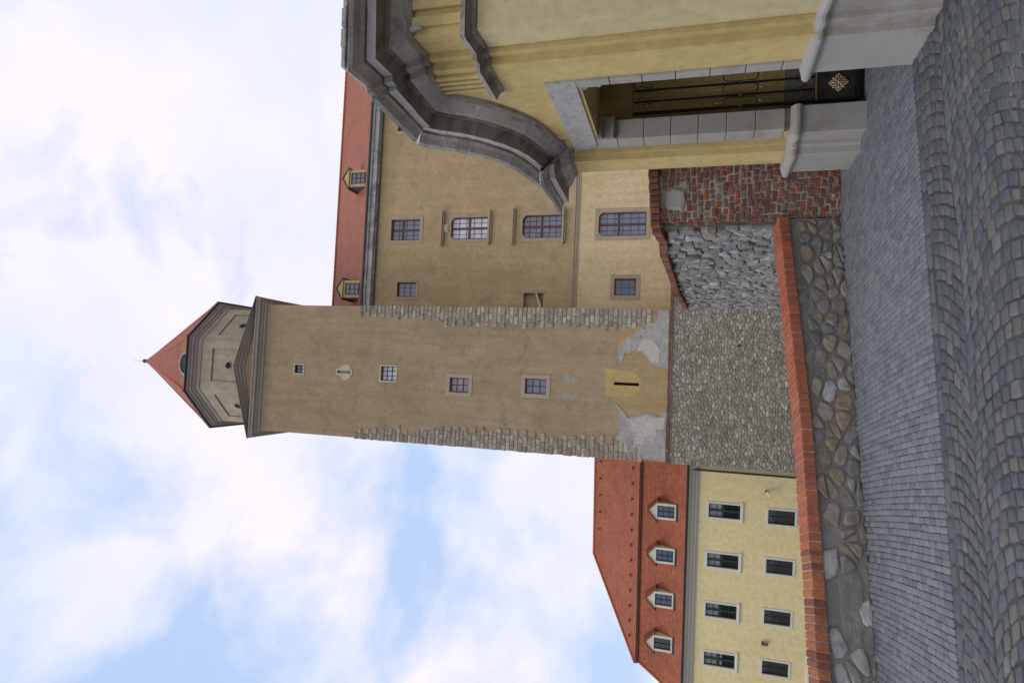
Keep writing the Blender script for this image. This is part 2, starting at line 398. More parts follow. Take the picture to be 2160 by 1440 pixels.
M['parapet'] = island('parapet_fieldstones', [(.24, .225, .18), (.31, .255, .17), (.28, .275, .25), (.21, .205, .185), (.42, .42, .395), (.28, .24, .18), (.25, .245, .22), (.33, .26, .155), (.22, .22, .22)], nscale=11, namt=.45, bs=.8, bd=.012, patch=((.36, .20, .08), .64, 6))
M['parmortar'] = plaster('parapet_cement', (.20, .19, .17), (.27, .26, .235), (.15, .14, .12), big=2.2, fine=16, streak=0, bs=.8, bd=.01)
M['cobble'] = island('dark_cobbles', [(.080, .092, .104), (.118, .127, .130), (.062, .071, .082), (.138, .146, .142), (.095, .106, .116), (.070, .080, .092), (.112, .115, .108), (.084, .095, .108), (.135, .130, .108), (.100, .109, .112), (.066, .078, .096), (.125, .132, .132), (.088, .095, .096)], rough=.55, nscale=22, namt=.35, bs=.7, bd=.006, spec=.4)
M['sett'] = island('small_grey_setts', [(.15, .168, .178), (.18, .198, .205), (.13, .145, .157), (.165, .182, .192), (.195, .205, .205), (.152, .172, .188), (.12, .132, .145)], rough=.62, nscale=40, namt=.3, bs=.6, bd=.003, spec=.4)
M['kerb'] = island('kerb_stones', [(.085, .10, .11), (.115, .128, .132), (.07, .08, .09), (.10, .112, .12)], rough=.6, nscale=20, bs=.6, bd=.004)
M['bed'] = plaster('sand_joints', (.04, .04, .038), (.13, .125, .11), (.30, .29, .26), big=3, fine=20, streak=0, bs=.8, bd=.01)
M['tile'] = tiles('red_roof_tiles', (.38, .120, .055), (.29, .085, .045), .22, .19, (.24, .075, .04))
M['tileold'] = tiles('weathered_roof_tiles', (.38, .135, .075), (.31, .11, .065), .20, .16, (.22, .08, .055), .5)
M['glass'] = glass('window_glass', (.13, .155, .22))
M['glassblue'] = glass('blue_window_glass', (.05, .065, .12))
M['glassdark'] = glass('dark_window_glass', (.018, .017, .018))
M['glasswhite'] = glass('curtained_glass', (.55, .58, .62), .3)
M['glassrose'] = glass('rose_window_glass', (.24, .17, .20), .2)
M['glassgrey'] = glass('blind_behind_glass', (.22, .24, .25), .2)
M['brownwood'] = plain('brown_window_wood', (.10, .048, .03), .5)
M['blackwood'] = plain('dark_window_frame', (.035, .03, .03), .5)
M['greenwood'] = plain('dark_green_frame', (.02, .035, .03), .4)
M['white'] = plain('white_window_surround', (.62, .62, .58), .7, var=.08, bs=.1)
M['housecorn'] = plain('grey_green_cornice', (.42, .42, .34), .8, var=.1)
M['dormcream'] = plain('cream_dormer_paint', (.66, .62, .50), .8, var=.08)
M['dormyellow'] = plain('yellow_dormer_paint', (.56, .45, .20), .8, var=.12)
M['soffit'] = stonem('streaked_white_eave', (.30, .29, .27), (.58, .57, .54), (.16, .15, .13), sc=1.6, bs=.2, lo=.5)
M['dark'] = plain('dark_opening', (.012, .011, .010), .9)
M['iron'] = plain('black_wrought_iron', (.035, .034, .04), .45, .6)
M['ironpanel'] = plain('dark_iron_sheet', (.06, .052, .045), .5, .5, sc=4)
M['gold'] = plain('gilded_iron', (.42, .30, .14), .4, .7)
M['rosette'] = plain('pale_gilt_rosette', (.46, .37, .22), .45, .4, sc=30)
M['gravel'] = stonem('lower_court_gravel', (.20, .19, .17), (.28, .27, .25), sc=6)
M['camwhite'] = plain('white_plastic', (.75, .75, .75), .4, var=.03)
M['lampgreen'] = plain('green_glass_lamp', (.14, .17, .11), .25)
M['ridge'] = plain('red_hip_tiles', (.42, .12, .06), .8, var=.3, sc=8)
M['interior'] = plaster('passage_plaster', (.50, .37, .13), (.56, .43, .17), big=1.2, fine=8)

# ================================================================== GROUND
ZL = -9.5
AZP = 22.042
PP = Frame((1.44, 7.26), AZP, 0)       # parapet foot line
WP = Frame((2.03, 5.14), 14.8, 0)      # border between small setts and cobbles
def line_y(fr, x): return fr.p0.y + (x-fr.p0.x)*math.tan(fr.az)

mb = MB()
mb.quad((-400, 7.9, ZL), (400, 7.9, ZL), (400, 900, ZL), (-400, 900, ZL))
mb.build('lower_court', M['gravel'], kind='structure')
mb = MB()   # paving bed, its far edge under the parapet and gate
mb.poly([(-14, -12, -.009), (14, -12, -.009), (14, 8.4, -.009), (1.6, 8.4, -.009), (1.6, 7.45, -.009), (-14, line_y(PP, -14)+.08, -.009)])
mb.build('paving_bed', M['bed'], kind='structure')
mb = MB(); mb.poly([(-400, -400, -.06), (400, -400, -.06), (400, 8.3, -.06), (1.6, 8.3, -.06), (1.6, 7.4, -.06), (-14, line_y(PP, -14), -.06), (-400, line_y(PP, -14), -.06)])
mb.poly([(-400, line_y(PP, -14), -.06), (-14, line_y(PP, -14), -.06), (-14, line_y(PP, -14), ZL), (-400, line_y(PP, -14), ZL)])
mb.build('upper_ground', M['bed'], kind='structure')

def pave(mb, p, rnd, gap, dome, h=.012, tilt=.05, along=0.0):
    if along:
        a_, b_, c_, d_ = p; f_ = along/2
        p = [(a_[0]+(d_[0]-a_[0])*f_, a_[1]+(d_[1]-a_[1])*f_), (b_[0]+(c_[0]-b_[0])*f_, b_[1]+(c_[1]-b_[1])*f_), (c_[0]+(b_[0]-c_[0])*f_, c_[1]+(b_[1]-c_[1])*f_), (d_[0]+(a_[0]-d_[0])*f_, d_[1]+(a_[1]-d_[1])*f_)]
    """p: four ground corners ccw -> one worn stone"""
    cx = sum(q[0] for q in p)/4; cy = sum(q[1] for q in p)/4
    # octagon from the quad so that corners are knocked off
    o = []
    for i in range(4):
        a = p[i-1]; b = p[i]; c = p[(i+1) % 4]; k = .10
        o += [(b[0]+(a[0]-b[0])*k, b[1]+(a[1]-b[1])*k), (b[0]+(c[0]-b[0])*k, b[1]+(c[1]-b[1])*k)]
    sz = sum(math.hypot(q[0]-cx, q[1]-cy) for q in o)/8
    z = rnd.uniform(-.4, .4)*h; tx = rnd.uniform(-1, 1)*tilt; ty = rnd.uniform(-1, 1)*tilt
    i0 = len(mb.v)
    for g, dz in ((gap*.6, -.024), (gap+.001, -dome*.9), (gap+.012*sz/.05, 0.0)):
        k = max(1-g/sz, .3)
        for q in o:
            x = cx+(q[0]-cx)*k; y = cy+(q[1]-cy)*k
            mb.v.append((x, y, dz+z+(0 if dz < -.02 else tx*(x-cx)+ty*(y-cy))))
    mb.v.append((cx, cy, z+dome*.25))
    for a in range(2):
        for k in range(8): mb.f.append((i0+a*8+k, i0+a*8+(k+1) % 8, i0+(a+1)*8+(k+1) % 8, i0+(a+1)*8+k))
    for k in range(8): mb.f.append((i0+16+k, i0+16+(k+1) % 8, i0+24))
def in_gate(x, y):
    if y > 6.94 and x > 1.99: return True
    if x > 2.22 and y < 5.10 and y > 4.0 and x > 2.3: return True
    return x > 5.4
# small setts: rows run from the kerb toward the parapet
rnd = random.Random(3); mb = MB()
rw = .048
a0, a1 = -8.0, 4.2
e = WP.e; n = WP.n
t = a0
fan = lambda s_: (.03*math.sin(s_*1.1+.4))
while t < a1:
    base = WP.p0 + e*t
    w_ = rw*rnd.uniform(.88, 1.12)
    s_ = .0+rnd.uniform(0, .01); x = base.x
    # length available to the wall foot
    while True:
        l = rnd.uniform(.075, .125)
        q = WP.p0 + e*(t+fan(s_)) + n*(s_+l)
        lim = line_y(PP, q.x)+.02
        if q.x > 1.44: lim = 7.32
        if q.y > lim or s_ > 4: break
        pts = []
        for (tt, ss) in ((t, s_), (t+w_, s_), (t+w_, s_+l), (t, s_+l)):
            g = WP.p0 + e*(tt+fan(ss)+rnd.uniform(-.0025, .0025)) + n*(ss+rnd.uniform(-.002, .002)); pts.append((g.x, g.y))
        if not in_gate(pts[0][0], pts[0][1]): pave(mb, pts, rnd, .0032, .002, .0022, .010)
        s_ += l
    t += w_
mb.build('sett_path', M['sett'], kind='structure', smooth=True)
# kerb row
mb = MB(); t = a0
while t < 2.2:
    l = rnd.uniform(.13, .26); pts = []
    for (tt, ss) in ((t, -.085), (t+l, -.085), (t+l, -.006), (t, -.006)):
        g = WP.p0+e*tt+n*(ss+rnd.uniform(-.004, .004)); pts.append((g.x, g.y))
    if not in_gate(*pts[0]): pave(mb, pts, rnd, .005, .01, .008)
    t += l
mb.build('kerb_row', M['kerb'], kind='structure', smooth=True)
# large cobbles laid in segmental arcs
mb = MB(); HW, AMP = .46, .22
def arc(s_):
    k = s_/(2*HW); f = (k-math.floor(k+.5))*2
    return -AMP*f*f+.046*(math.floor(k+.5) % 2)
t = -7.6
while t < 6.5:
    w_ = .092*rnd.uniform(.88, 1.12); s_ = .095
    while s_ < 5.6:
        l = rnd.uniform(.07, .11)
        kk = s_ / HW
        # do not let a stone straddle a valley
        nxt = (math.floor((s_-1e-4)/HW/2+.5)+.5)*2*HW
        if s_ < nxt < s_+l*1.4: l = max(nxt-s_, .04)
        pts = []
        for (tt, ss) in ((t+w_, s_+.001), (t, s_+.001), (t, s_+l-.001), (t+w_, s_+l-.001)):
            g = WP.p0+e*(tt+arc(ss)+rnd.uniform(-.010, .010)+.03*math.sin(ss*5+tt*2.3))-n*(ss+rnd.uniform(-.006, .006)+.02*math.sin(tt*3.1)); pts.append((g.x, g.y))
        if not in_gate(*pts[0]): pave(mb, [pts[2], pts[3], pts[0], pts[1]], rnd, .0060, .004, .0035, .02, .11)
        s_ += l
    t += w_
mb.build('cobblestone_road', M['cobble'], kind='structure', smooth=True)

# ================================================================== PARAPET
PL = 9.5    # length to the left
par = thing('parapet_wall', 'low fieldstone parapet with an orange brick coping, edging the paved path', 'parapet', PP)
def ztop(u):   # underside of the coping above the paving
    us = [(-9.8, .32), (-7.5, .33), (-4.5, .335), (-3.6, .35), (-2.35, .38), (-1.36, .43), (0, .51), (.3, .53)]
    for (a, za), (b, zb_) in zip(us, us[1:]):
        if u <= b: return za+(zb_-za)*(u-a)/(b-a)
    return us[-1][1]
mb = MB()
N_ = 95
for i in range(N_):
    ua = -PL+(PL+.0)*i/N_; ub = -PL+(PL+.0)*(i+1)/N_
    za, zb2 = ztop(ua), ztop(ub)
    mb.quad((ua, 0, -.1), (ub, 0, -.1), (ub, 0, zb2), (ua, 0, za))
    mb.quad((ua, 0, za), (ub, 0, zb2), (ub, .29, zb2), (ua, .29, za))
    mb.quad((ub, .29, ZL), (ua, .29, ZL), (ua, .29, za), (ub, .29, zb2))
mb.quad((0, 0, -.1), (0, .29, -.1), (0, .29, .51), (0, 0, .51)); mb.quad((-PL, .29, ZL), (-PL, 0, -.1), (-PL, 0, ztop(-PL)), (-PL, .29, ztop(-PL)))
mb.build('mortar_bed', M['parmortar'], par)
mb = MB()
rubble(mb, -PL, -.02, -.03, .60, .175, .115, .66, .012, .034, lambda a, b, d: (a, -d+.004, b), seed=12, rounds=1, keep=lambda a, b: b < ztop(a)-.045 and not (-4.2 < a < -3.55 and .03 < b < .26))
mb.build('fieldstones', M['parapet'], par, smooth=False)
mb = MB(); stone(mb, rough([(-4.22, .08), (-3.95, .03), (-3.62, .05), (-3.52, .12), (-3.58, .24), (-3.9, .25), (-4.18, .22)], .012, random.Random(3), 4), lambda a, b, d: (a, -d, b), .003, .018, random.Random(3), rounds=1); mb.build('cement_patch', M['parmortar'], par)
def coping(name, u0, u1, mat, seed):
    mb = MB(); rnd = random.Random(seed); u = u0
    while u < u1-.02:
        w_ = .0595*rnd.uniform(.92, 1.08)+(.004 if rnd.random() < .1 else 0)
        if u1-u-w_-.0115 < .035: w_ = u1-u if u1-u < .08 else (u1-u-.0115)/2
        z = ztop(u+w_/2); j = rnd.uniform(-.006, .006); f = -.055+rnd.uniform(-.008, .006); zz = z+.105+rnd.uniform(-.004, .004)
        i = len(mb.v)
        mb.v += [(u, f, z+.004), (u+w_, f, z+.004), (u+w_, .28, z+.004), (u, .28, z+.004), (u, f+j*.5, zz), (u+w_, f+j*.5, zz), (u+w_, .26, zz+.02), (u, .26, zz+.02)]
        for q in ((0, 3, 2, 1), (4, 5, 6, 7), (0, 1, 5, 4), (1, 2, 6, 5), (2, 3, 7, 6), (3, 0, 4, 7)): mb.f.append(tuple(i+k for k in q))
        u += w_+.0115
    return mb.build(name, mat, par, bevel=.006)
coping('coping_bricks', -3.47, .0, M['cap'], 5)
coping('coping_bricks', -PL, -3.478, M['oldcap'], 6)['label'] = 'older darker stretch of coping bricks'
mb = MB()
for i in range(N_):
    ua = -PL+PL*i/N_; ub = -PL+PL*(i+1)/N_; za, zb2 = ztop(ua), ztop(ub)
    A = [(ua, -.044, za+.001), (ub, -.044, zb2+.001), (ub, -.044, zb2+.096), (ua, -.044, za+.096), (ua, .25, za+.113), (ub, .25, zb2+.113), (ua, .25, za+.001), (ub, .25, zb2+.001)]
    mb.quad(A[0], A[1], A[2], A[3]); mb.quad(A[3], A[2], A[5], A[4]); mb.quad(A[4], A[5], A[7], A[6]); mb.quad(A[1], A[0], A[6], A[7])
mb.build('coping_mortar', M['capmortar'], par)

# ================================================================== BRICK + STONE WALL
bw = thing('brick_wall', 'crumbling red brick wall between the yellow gate pier and the low parapet', 'wall', loc=(1.98, 7.28, 0))
bw['_org'] = (1.98, 7.28)
X0, X1, YB = 1.43, 2.12, 7.29
mb = MB(); mb.box(X0+.03, X1+.3, YB-.006, YB+.5, -.1, 1.93)
mb.build('wall_core', M['brickmortar'], bw)
def brickstone(mb, poly, dd, rnd):
    cu = sum(p[0] for p in poly)/4; cz = sum(p[1] for p in poly)/4; i = len(mb.v)
    for k, d in ((0, -.02), (.003, dd*.75), (.010, dd)):
        for p in poly:
            su = 1 if p[0] > cu else -1; sz_ = 1 if p[1] > cz else -1
            mb.v.append((p[0]-su*k+rnd.uniform(-.002, .002), YB-d+rnd.uniform(-.003, .003), p[1]-sz_*k+rnd.uniform(-.002, .002)))
    for a in range(2):
        for k in range(4): mb.f.append((i+a*4+k, i+a*4+(k+1) % 4, i+a*4+4+(k+1) % 4, i+a*4+4+k))
    mb.f.append((i+8, i+9, i+10, i+11))
mb = MB(); rnd = random.Random(21); z = -.06
while z < 1.90:
    h = rnd.uniform(.050, .060); x = X0+rnd.uniform(-.04, .02)
    while x < X1:
        l = rnd.choice([.05, .06, .07, .09, .11])*rnd.uniform(.9, 1.1)
        if not (1.60 < z < 1.84 and x > 1.56 and x < 1.80):
            dd = rnd.uniform(.008, .028); zz = z+rnd.uniform(-.008, .008)+.02*math.sin(x*5+z*3)
            poly = [(x, zz), (x+l-.002, zz), (x+l-.002, zz+h), (x, zz+h)]
            poly = [(p[0]+rnd.uniform(-.004, .004), p[1]+rnd.uniform(-.004, .004)) for p in poly]
            if zz+h < 1.93: brickstone(mb, poly, dd, rnd)
        x += l+.008
    z += h+.010
mb.build('bricks', M['brick'], bw, smooth=False)
mb = MB(); stone(mb, [(1.56, 1.63), (1.68, 1.60), (1.80, 1.62), (1.83, 1.74), (1.80, 1.84), (1.66, 1.85), (1.57, 1.82)], lambda a, b, d: (a, YB-d, b), .003, .035, random.Random(2), rounds=0)
mb.build('pale_block', M['plinth'], bw)
mb = MB(); x = X0-.05
while x < X1+.1:
    l = .075*random.uniform(.9, 1.1); zt = 1.995+.06*(x-X0)+random.uniform(-.006, .006)
    mb.box(x, x+l-.01, YB-.10, YB+.45, 1.885+.055*(x-X0), zt); x += l
mb.build('cap_bricks', M['capdark'], bw, bevel=.008)

SW = Frame((1.41, 7.40), 92.7, ZL)   # runs away from the viewer; its face looks to the left
SKEW = 0
sw = thing('rubble_wall', 'tall grey rubble wall with sloping brown brick cap, between brick wall and tower base', 'wall', SW)
LEN = 8.3
def zc(s_): 
    pts = [(0, 1.86), (.5, 1.80), (1.3, 1.82), (3.3, 1.74), (5.5, 1.66), (LEN, 1.46)]
    for (a, za), (b, zb_) in zip(pts, pts[1:]):
        if s_ <= b: return za+(zb_-za)*(s_-a)/(b-a)
    return pts[-1][1]
# local frame: u away from viewer, v to the left is positive normal -> the visible face is v = 0 looking to +v
mb = MB(); NS = 16
for i in range(NS):
    a, b = LEN*i/NS, LEN*(i+1)/NS
    mb.quad((b, 0, ZL), (a, 0, ZL), (a, 0, zc(a)), (b, 0, zc(b))); mb.quad((a, -.45, ZL), (b, -.45, ZL), (b, -.45, zc(b)), (a, -.45, zc(a)))
    mb.quad((a, 0, zc(a)), (a, -.45, zc(a)), (b, -.45, zc(b)), (b, 0, zc(b)))
mb.quad((0, 0, ZL), (0, -.45, ZL), (0, -.45, zc(0)), (0, 0, zc(0))); mb.quad((LEN, -.45, ZL), (LEN, 0, ZL), (LEN, 0, zc(LEN)), (LEN, -.45, zc(LEN)))
mb.build('wall_core', M['darkmortar'], sw)
mb = MB()
rubble(mb, .02, LEN, -3.2, 1.9, .22, .135, .75, .006, .065, lambda a, b, d: (a, d-.004, b), seed=31, rounds=0, keep=lambda a, b: b < zc(a)-.03)
mb.build('rubble_stones', M['slate'], sw, smooth=False)
mb = MB(); s_ = -.06; rnd = random.Random(8)
while s_ < LEN:
    l = .074; z = zc(s_+l/2)
    mb.box(s_, s_+l-.011, -.47, .10+rnd.uniform(-.01, .01), z+.005, z+.11+rnd.uniform(-.006, .006)); s_ += l
mb.build('cap_bricks', M['capdark'], sw, bevel=.008)

# ================================================================== TOWER
T = Frame((0, 36), 3, ZL)
tw = thing('castle_tower', 'tall square tan tower with corner stones, octagonal top storey and red pointed roof', 'tower', T)
UL, UR = -6.62, 2.05; UC = (UL+UR)/2; TD = UR-UL
ZS = 2.30   # top of the brick ledge
wins = [  # u0,u1,z0,z1 of glass opening, surround width, glass, glazing (cols, rows)
    (-2.58, -2.02, 26.27, 26.95, .09, 'glass', 2, 2, 'small square window near the tower top'),
    (-2.79, -1.86, 19.38, 20.45, .09, 'glasswhite', 3, 3, 'window with bright white panes'),
    (-3.30, -2.38, 14.36, 15.62, .24, 'glassrose', 2, 3, 'window with rose tinted panes'),
    (-3.14, -2.22, 9.40, 10.72, .24, 'glass', 2, 3, 'lowest barred window of the tower')]
slits = [(-2.46, -2.26, 22.66, 23.66), (-2.37, -2.20, 3.92, 5.36)]
mb = MB()
mb.holes(UL, UR, ZS, 29.45, [(w_[0], w_[1], w_[2], w_[3]) for w_ in wins]+slits, 0, .35)
mb.quad((UR, 0, ZS), (UR, TD, ZS), (UR, TD, 29.45), (UR, 0, 29.45)); mb.quad((UL, TD, ZS), (UL, 0, ZS), (UL, 0, 29.45), (UL, TD, 29.45))
mb.quad((UR, TD, ZS), (UL, TD, ZS), (UL, TD, 29.45), (UR, TD, 29.45))
mb.build('shaft_wall', M['tower'], tw)
WB = [.035]
def window(parent, a, b, c, d, sw_, gl, nc, nr, v=0.0, trim=None, wood=None, rec=.16, proud=.03, sill=None, label=None, bar=.035, cross=None, name='window', thick=.05):
    trim = trim or M['stonetrim']; wood = wood or M['brownwood']
    mbf = MB()   # surround
    if sw_ > 0:
        mbf.box(a-sw_, a, v-proud, v+.02, c-sw_, d+sw_); mbf.box(b, b+sw_, v-proud, v+.02, c-sw_, d+sw_)
        mbf.box(a, b, v-proud-.002, v+.02, d, d+sw_); mbf.box(a, b, v-proud-.002, v+.02, c-sw_, c)
        if sill: mbf.box(a-sw_-sill[0], b+sw_+sill[0], v-proud-sill[1], v+.02, c-sw_-sill[2], c-sw_*.4)
    o = mbf.build(name, trim, parent, bevel=.012, label=label)
    mg = MB(); mg.quad((a, v+rec+.03, c), (b, v+rec+.03, c), (b, v+rec+.03, d), (a, v+rec+.03, d)); mg.build('pane', M[gl], o)
    mw = MB(); y0, y1 = v+rec-.02, v+rec+.028; fw = thick
    mw.box(a, a+fw, y0, y1, c, d); mw.box(b-fw, b, y0, y1, c, d); mw.box(a+fw, b-fw, y0+.002, y1, c, c+fw); mw.box(a+fw, b-fw, y0+.002, y1, d-fw, d)
    for i in range(1, nc): x = a+(b-a)*i/nc; mw.box(x-bar/2, x+bar/2, y0+.006, y1-.004, c+fw, d-fw)
    for i in range(1, nr): z = c+(d-c)*i/nr; mw.box(a+fw, b-fw, y0+.010, y1-.006, z-bar/2, z+bar/2)
    if cross:   # (mullion width, transom height fraction)
        x = (a+b)/2; mw.box(x-.07, x+.07, y0-.02, y1-.002, c+fw, d-fw); z = c+(d-c)*cross; mw.box(a+fw, b-fw, y0-.017, y1-.001, z-.07, z+.07)
    mw.build('sash', wood, o)
    return o
for w_ in wins:
    window(tw, *w_[:4], w_[4], w_[5], w_[6], w_[7], label=w_[8], trim=M['stonetrim'] if w_[4] > .1 else M['paletrim'], bar=.04, wood=M['blackwood'])
mb = MB(); a, b, c, d = slits[0]; k = .1
mb.box(a-k, a, -.03, .01, c-k, d+k); mb.box(b, b+k, -.03, .01, c-k, d+k); mb.box(a, b, -.032, .01, d, d+k); mb.box(a, b, -.032, .01, c-k, c)
o = mb.build('slit_window', M['paletrim'], tw); mb = MB(); mb.quad((a, .12, c), (b, .12, c), (b, .12, d), (a, .12, d)); mb.build('pane', M['glassrose'], o)
a, b, c, d = slits[1]; mb = MB(); mb.quad((a, .2, c), (b, .2, c), (b, .2, d), (a, .2, d)); mb.build('slit_window', M['dark'], tw)
# plaster patches traced from the tower foot
def z2(x, y): return T.at(820+x/3.6, 600+y/3.6)
def patch(name, pts, mat, v, amp=.05, lab=None, clampz=True, hole=None):
    rnd = random.Random(len(pts)); q = rough(rough([z2(*p) for p in pts], amp, rnd, 4), amp*.45, rnd, 3)
    q = [(min(max(p[0], UL+.01), UR-.01), max(p[1], ZS+.01) if clampz else p[1]) for p in q]
    area = sum(q[i][0]*q[(i+1) % len(q)][1]-q[(i+1) % len(q)][0]*q[i][1] for i in range(len(q)))
    if area < 0: q = q[::-1]
    if hole:
        a, b, c, d = hole; hp = [(b, d), (b, c), (a, c), (a, d)]
        k = min(range(len(q)), key=lambda i_: abs(q[i_][0]-b)+abs(q[i_][1]-d)*.3 if q[i_][1] > d else 99)
        q = q[:k+1]+hp+[hp[0]]+q[k:]
    mb = MB(); mb.slab(q, -v, .02); mb.build(name, mat, tw, label=lab)
patch('plaster_patch', [(1800, 300), (1990, 300), (2125, 330), (2120, 960), (2040, 1000), (1850, 1000), (1760, 960), (1715, 900), (1690, 850), (1640, 840), (1645, 635), (1700, 640), (1740, 600), (1740, 420)], M['ochre'], .012, .06, 'large ochre plaster area at the tower foot', hole=slits[1])
patch('plaster_patch', [(1645, 632), (1640, 840), (1740, 850), (1860, 850), (1900, 810), (1925, 740), (1880, 670), (1720, 640)], M['yellowpatch'], .022, .03, 'bright yellow repaired square round the slit', hole=slits[1])
patch('plaster_patch', [(2050, 175), (2128, 175), (2120, 640), (2040, 625), (1990, 600), (1965, 550), (1930, 500), (1880, 482), (1830, 525), (1790, 520), (1770, 590), (1745, 570), (1755, 480), (1780, 430), (1840, 390), (1900, 350), (1960, 300), (2020, 290), (2050, 230)], M['greypatch'], .045, .03, 'bare grey render at the right corner')
patch('plaster_patch', [(1715, 900), (1770, 950), (1820, 1010), (1870, 1000), (1960, 970), (2020, 990), (2060, 1010), (2080, 970), (2112, 960), (2100, 1340), (1900, 1315), (1800, 1310), (1800, 1215), (1720, 1170), (1762, 1110), (1730, 1060), (1765, 1000)], M['greypatch'], .045, .04, 'bare grey render at the left corner')
patch('plaster_patch', [(1880, 500), (1940, 400), (2000, 420), (2060, 500), (2050, 600), (1990, 580), (1930, 510)], M['palepatch'], .055, .04, 'pale whitish peeling area within the right grey render')
patch('plaster_patch', [(1840, 1035), (1880, 1012), (1965, 985), (2010, 1015), (2095, 1005), (2092, 1100), (2020, 1090), (2045, 1160), (1950, 1150), (1930, 1215), (1870, 1190), (1885, 1120), (1835, 1100)], M['palepatch'], .055, .04, 'pale whitish peeling area within the left grey render')
patch('plaster_patch', [(1330, 680), (1370, 675), (1420, 700), (1465, 735), (1450, 750), (1400, 740), (1350, 735), (1330, 745)], M['greenpatch'], .014, .03, 'small grey patch right of the crack')
patch('plaster_patch', [(1330, 815), (1390, 830), (1440, 820), (1440, 845), (1410, 866), (1350, 858), (1320, 845)], M['greenpatch'], .014, .03, 'small grey patch left of the crack')
patch('plaster_patch', [(-385, 640), (-350, 612), (-300, 607), (-290, 640), (-300, 648), (-385, 648)], M['paletrim'], .02, .04, 'pale mortar smear right of the upper slit')
patch('plaster_patch', [(-390, 686), (-300, 686), (-290, 700), (-310, 722), (-345, 728), (-360, 700)], M['paletrim'], .02, .04, 'pale mortar smear left of the upper slit')
# corner stones
def quoins(side, seed):
    mb = MB(); rnd = random.Random(seed); z = 3.35 if side > 0 else 3.6; ztop_ = 22.1
    sg = -side
    edge = UR if side > 0 else UL
    while z < ztop_:
        h = rnd.uniform(.215, .245); f = (ztop_-z)/(ztop_-3.3); row = int(round(z/.28))
        want = (.50 if f < .12 else (.62 if f < .3 else .92))+(.22 if row % 2 else -.04)+rnd.uniform(-.1, .1)
        ww = []
        while sum(ww) < want-.12: ww.append(min(rnd.uniform(.26, .52), max(want-sum(ww), .16)))
        x = edge-sg*.035
        for k, l in enumerate(ww):
            xa = x; xb = x+sg*l
            pr = rnd.uniform(.04, .075)
            if k == 0:
                mb.box(xa-sg*rnd.uniform(0, .05), xb, -pr, .5, z, z+h)
            else: mb.box(xa, xb, -pr, .05, z+rnd.uniform(0, .01), z+h)
            x = xb+sg*.025
        z += h+.045
    o = mb.build('corner_stones', M['quoin'], tw, bevel=.03)
    mb = MB(); zz = 3.3
    while zz < 21.9:   # mortar field behind the stones
        f = (22.1-zz)/19; l = .3 if f < .12 else (.5 if f < .3 else .84)
        xa, xb = sorted((edge, edge+sg*l)); mb.box(xa, xb, -.02, -.001, zz, min(zz+2.0, 22.0)-.001); zz += 2.0
    mb.build('corner_mortar', M['mortar'], tw)
quoins(1, 41); quoins(-1, 42)
# stone base with brick ledge
UB = 4.5
mb = MB(); mb.box(UL-.02, UB, -.10, TD, ZL, 2.14); mb.build('base_wall', M['mortar'], tw)
mb = MB()
rubble(mb, UL-.01, UB, -4.6, 2.12, .29, .150, .58, .009, .07, lambda a, b, d: (a, -.10-d+.004, b), seed=51, rounds=0)
mb.build('base_stones', M['rubble'], tw)
mb = MB(); rubble(mb, .1, 4.3, -4.6, 2.12, .4, .2, .40, .02, .06, lambda a, b, d: (UL-.02-d+.004, a, b), seed=52); mb.build('base_stones', M['rubble'], tw)
mb = MB(); mb.box(.08, .20, -.20, -.09, -1.54, -1.42); mb.build('drain_hole', M['dark'], tw)
mb = MB(); u = UL-.1
while u < UB:
    for r_, zz in enumerate((2.145, 2.225)):
        mb.box(u+.04*r_, u+.04*r_+.095, -.24+.05*r_, .1, zz, zz+.068)
    u += .105
mb.build('brick_ledge', M['brick'], tw)
mb = MB(); mb.slab([(UR, 2.15), (UB, 2.15), (UB, 2.29), (UR, 2.29)], -.13, 3.0); mb.build('ledge_mortar', M['capmortar'], tw)
# main cornice and four pediments
def sweep_plan(mb, plan, prof, z, closed=True):
    n = len(plan); rings = []
    for i in range(n):
        p = Vector((plan[i][0], plan[i][1])); a = Vector(plan[i-1][:2]); b = Vector(plan[(i+1) % n][:2])
        if not closed and i == 0: a = p-(b-p)
        if not closed and i == n-1: b = p+(p-a)
        d1 = (p-a).normalized(); d2 = (b-p).normalized(); n1 = Vector((d1.y, -d1.x)); n2 = Vector((d2.y, -d2.x))
        m = n1+n2; m = m*(2/ max(m.length_squared, .35))*1.0 if m.length > 1e-4 else n1
        rings.append([(p.x+m.x*o_, p.y+m.y*o_, z+h) for o_, h in prof])
    if closed: rings.append(rings[0])
    mb.loft(rings, close=True, caps=not closed)
sq = [(UL, 0), (UR, 0), (UR, TD), (UL, TD)]
TP = [(-.05, 0), (.06, 0), (.10, .06), (.10, .14), (.22, .20), (.25, .28), (.42, .31), (.44, .44), (.52, .50), (.52, .56), (-.05, .60)]
mb = MB(); sweep_plan(mb, sq, TP, 29.42); mb.build('main_cornice', M['towercorn'], tw)
ZP, ZA = 30.02, 31.45     # pediment foot and apex
HWD = TD/2+.5
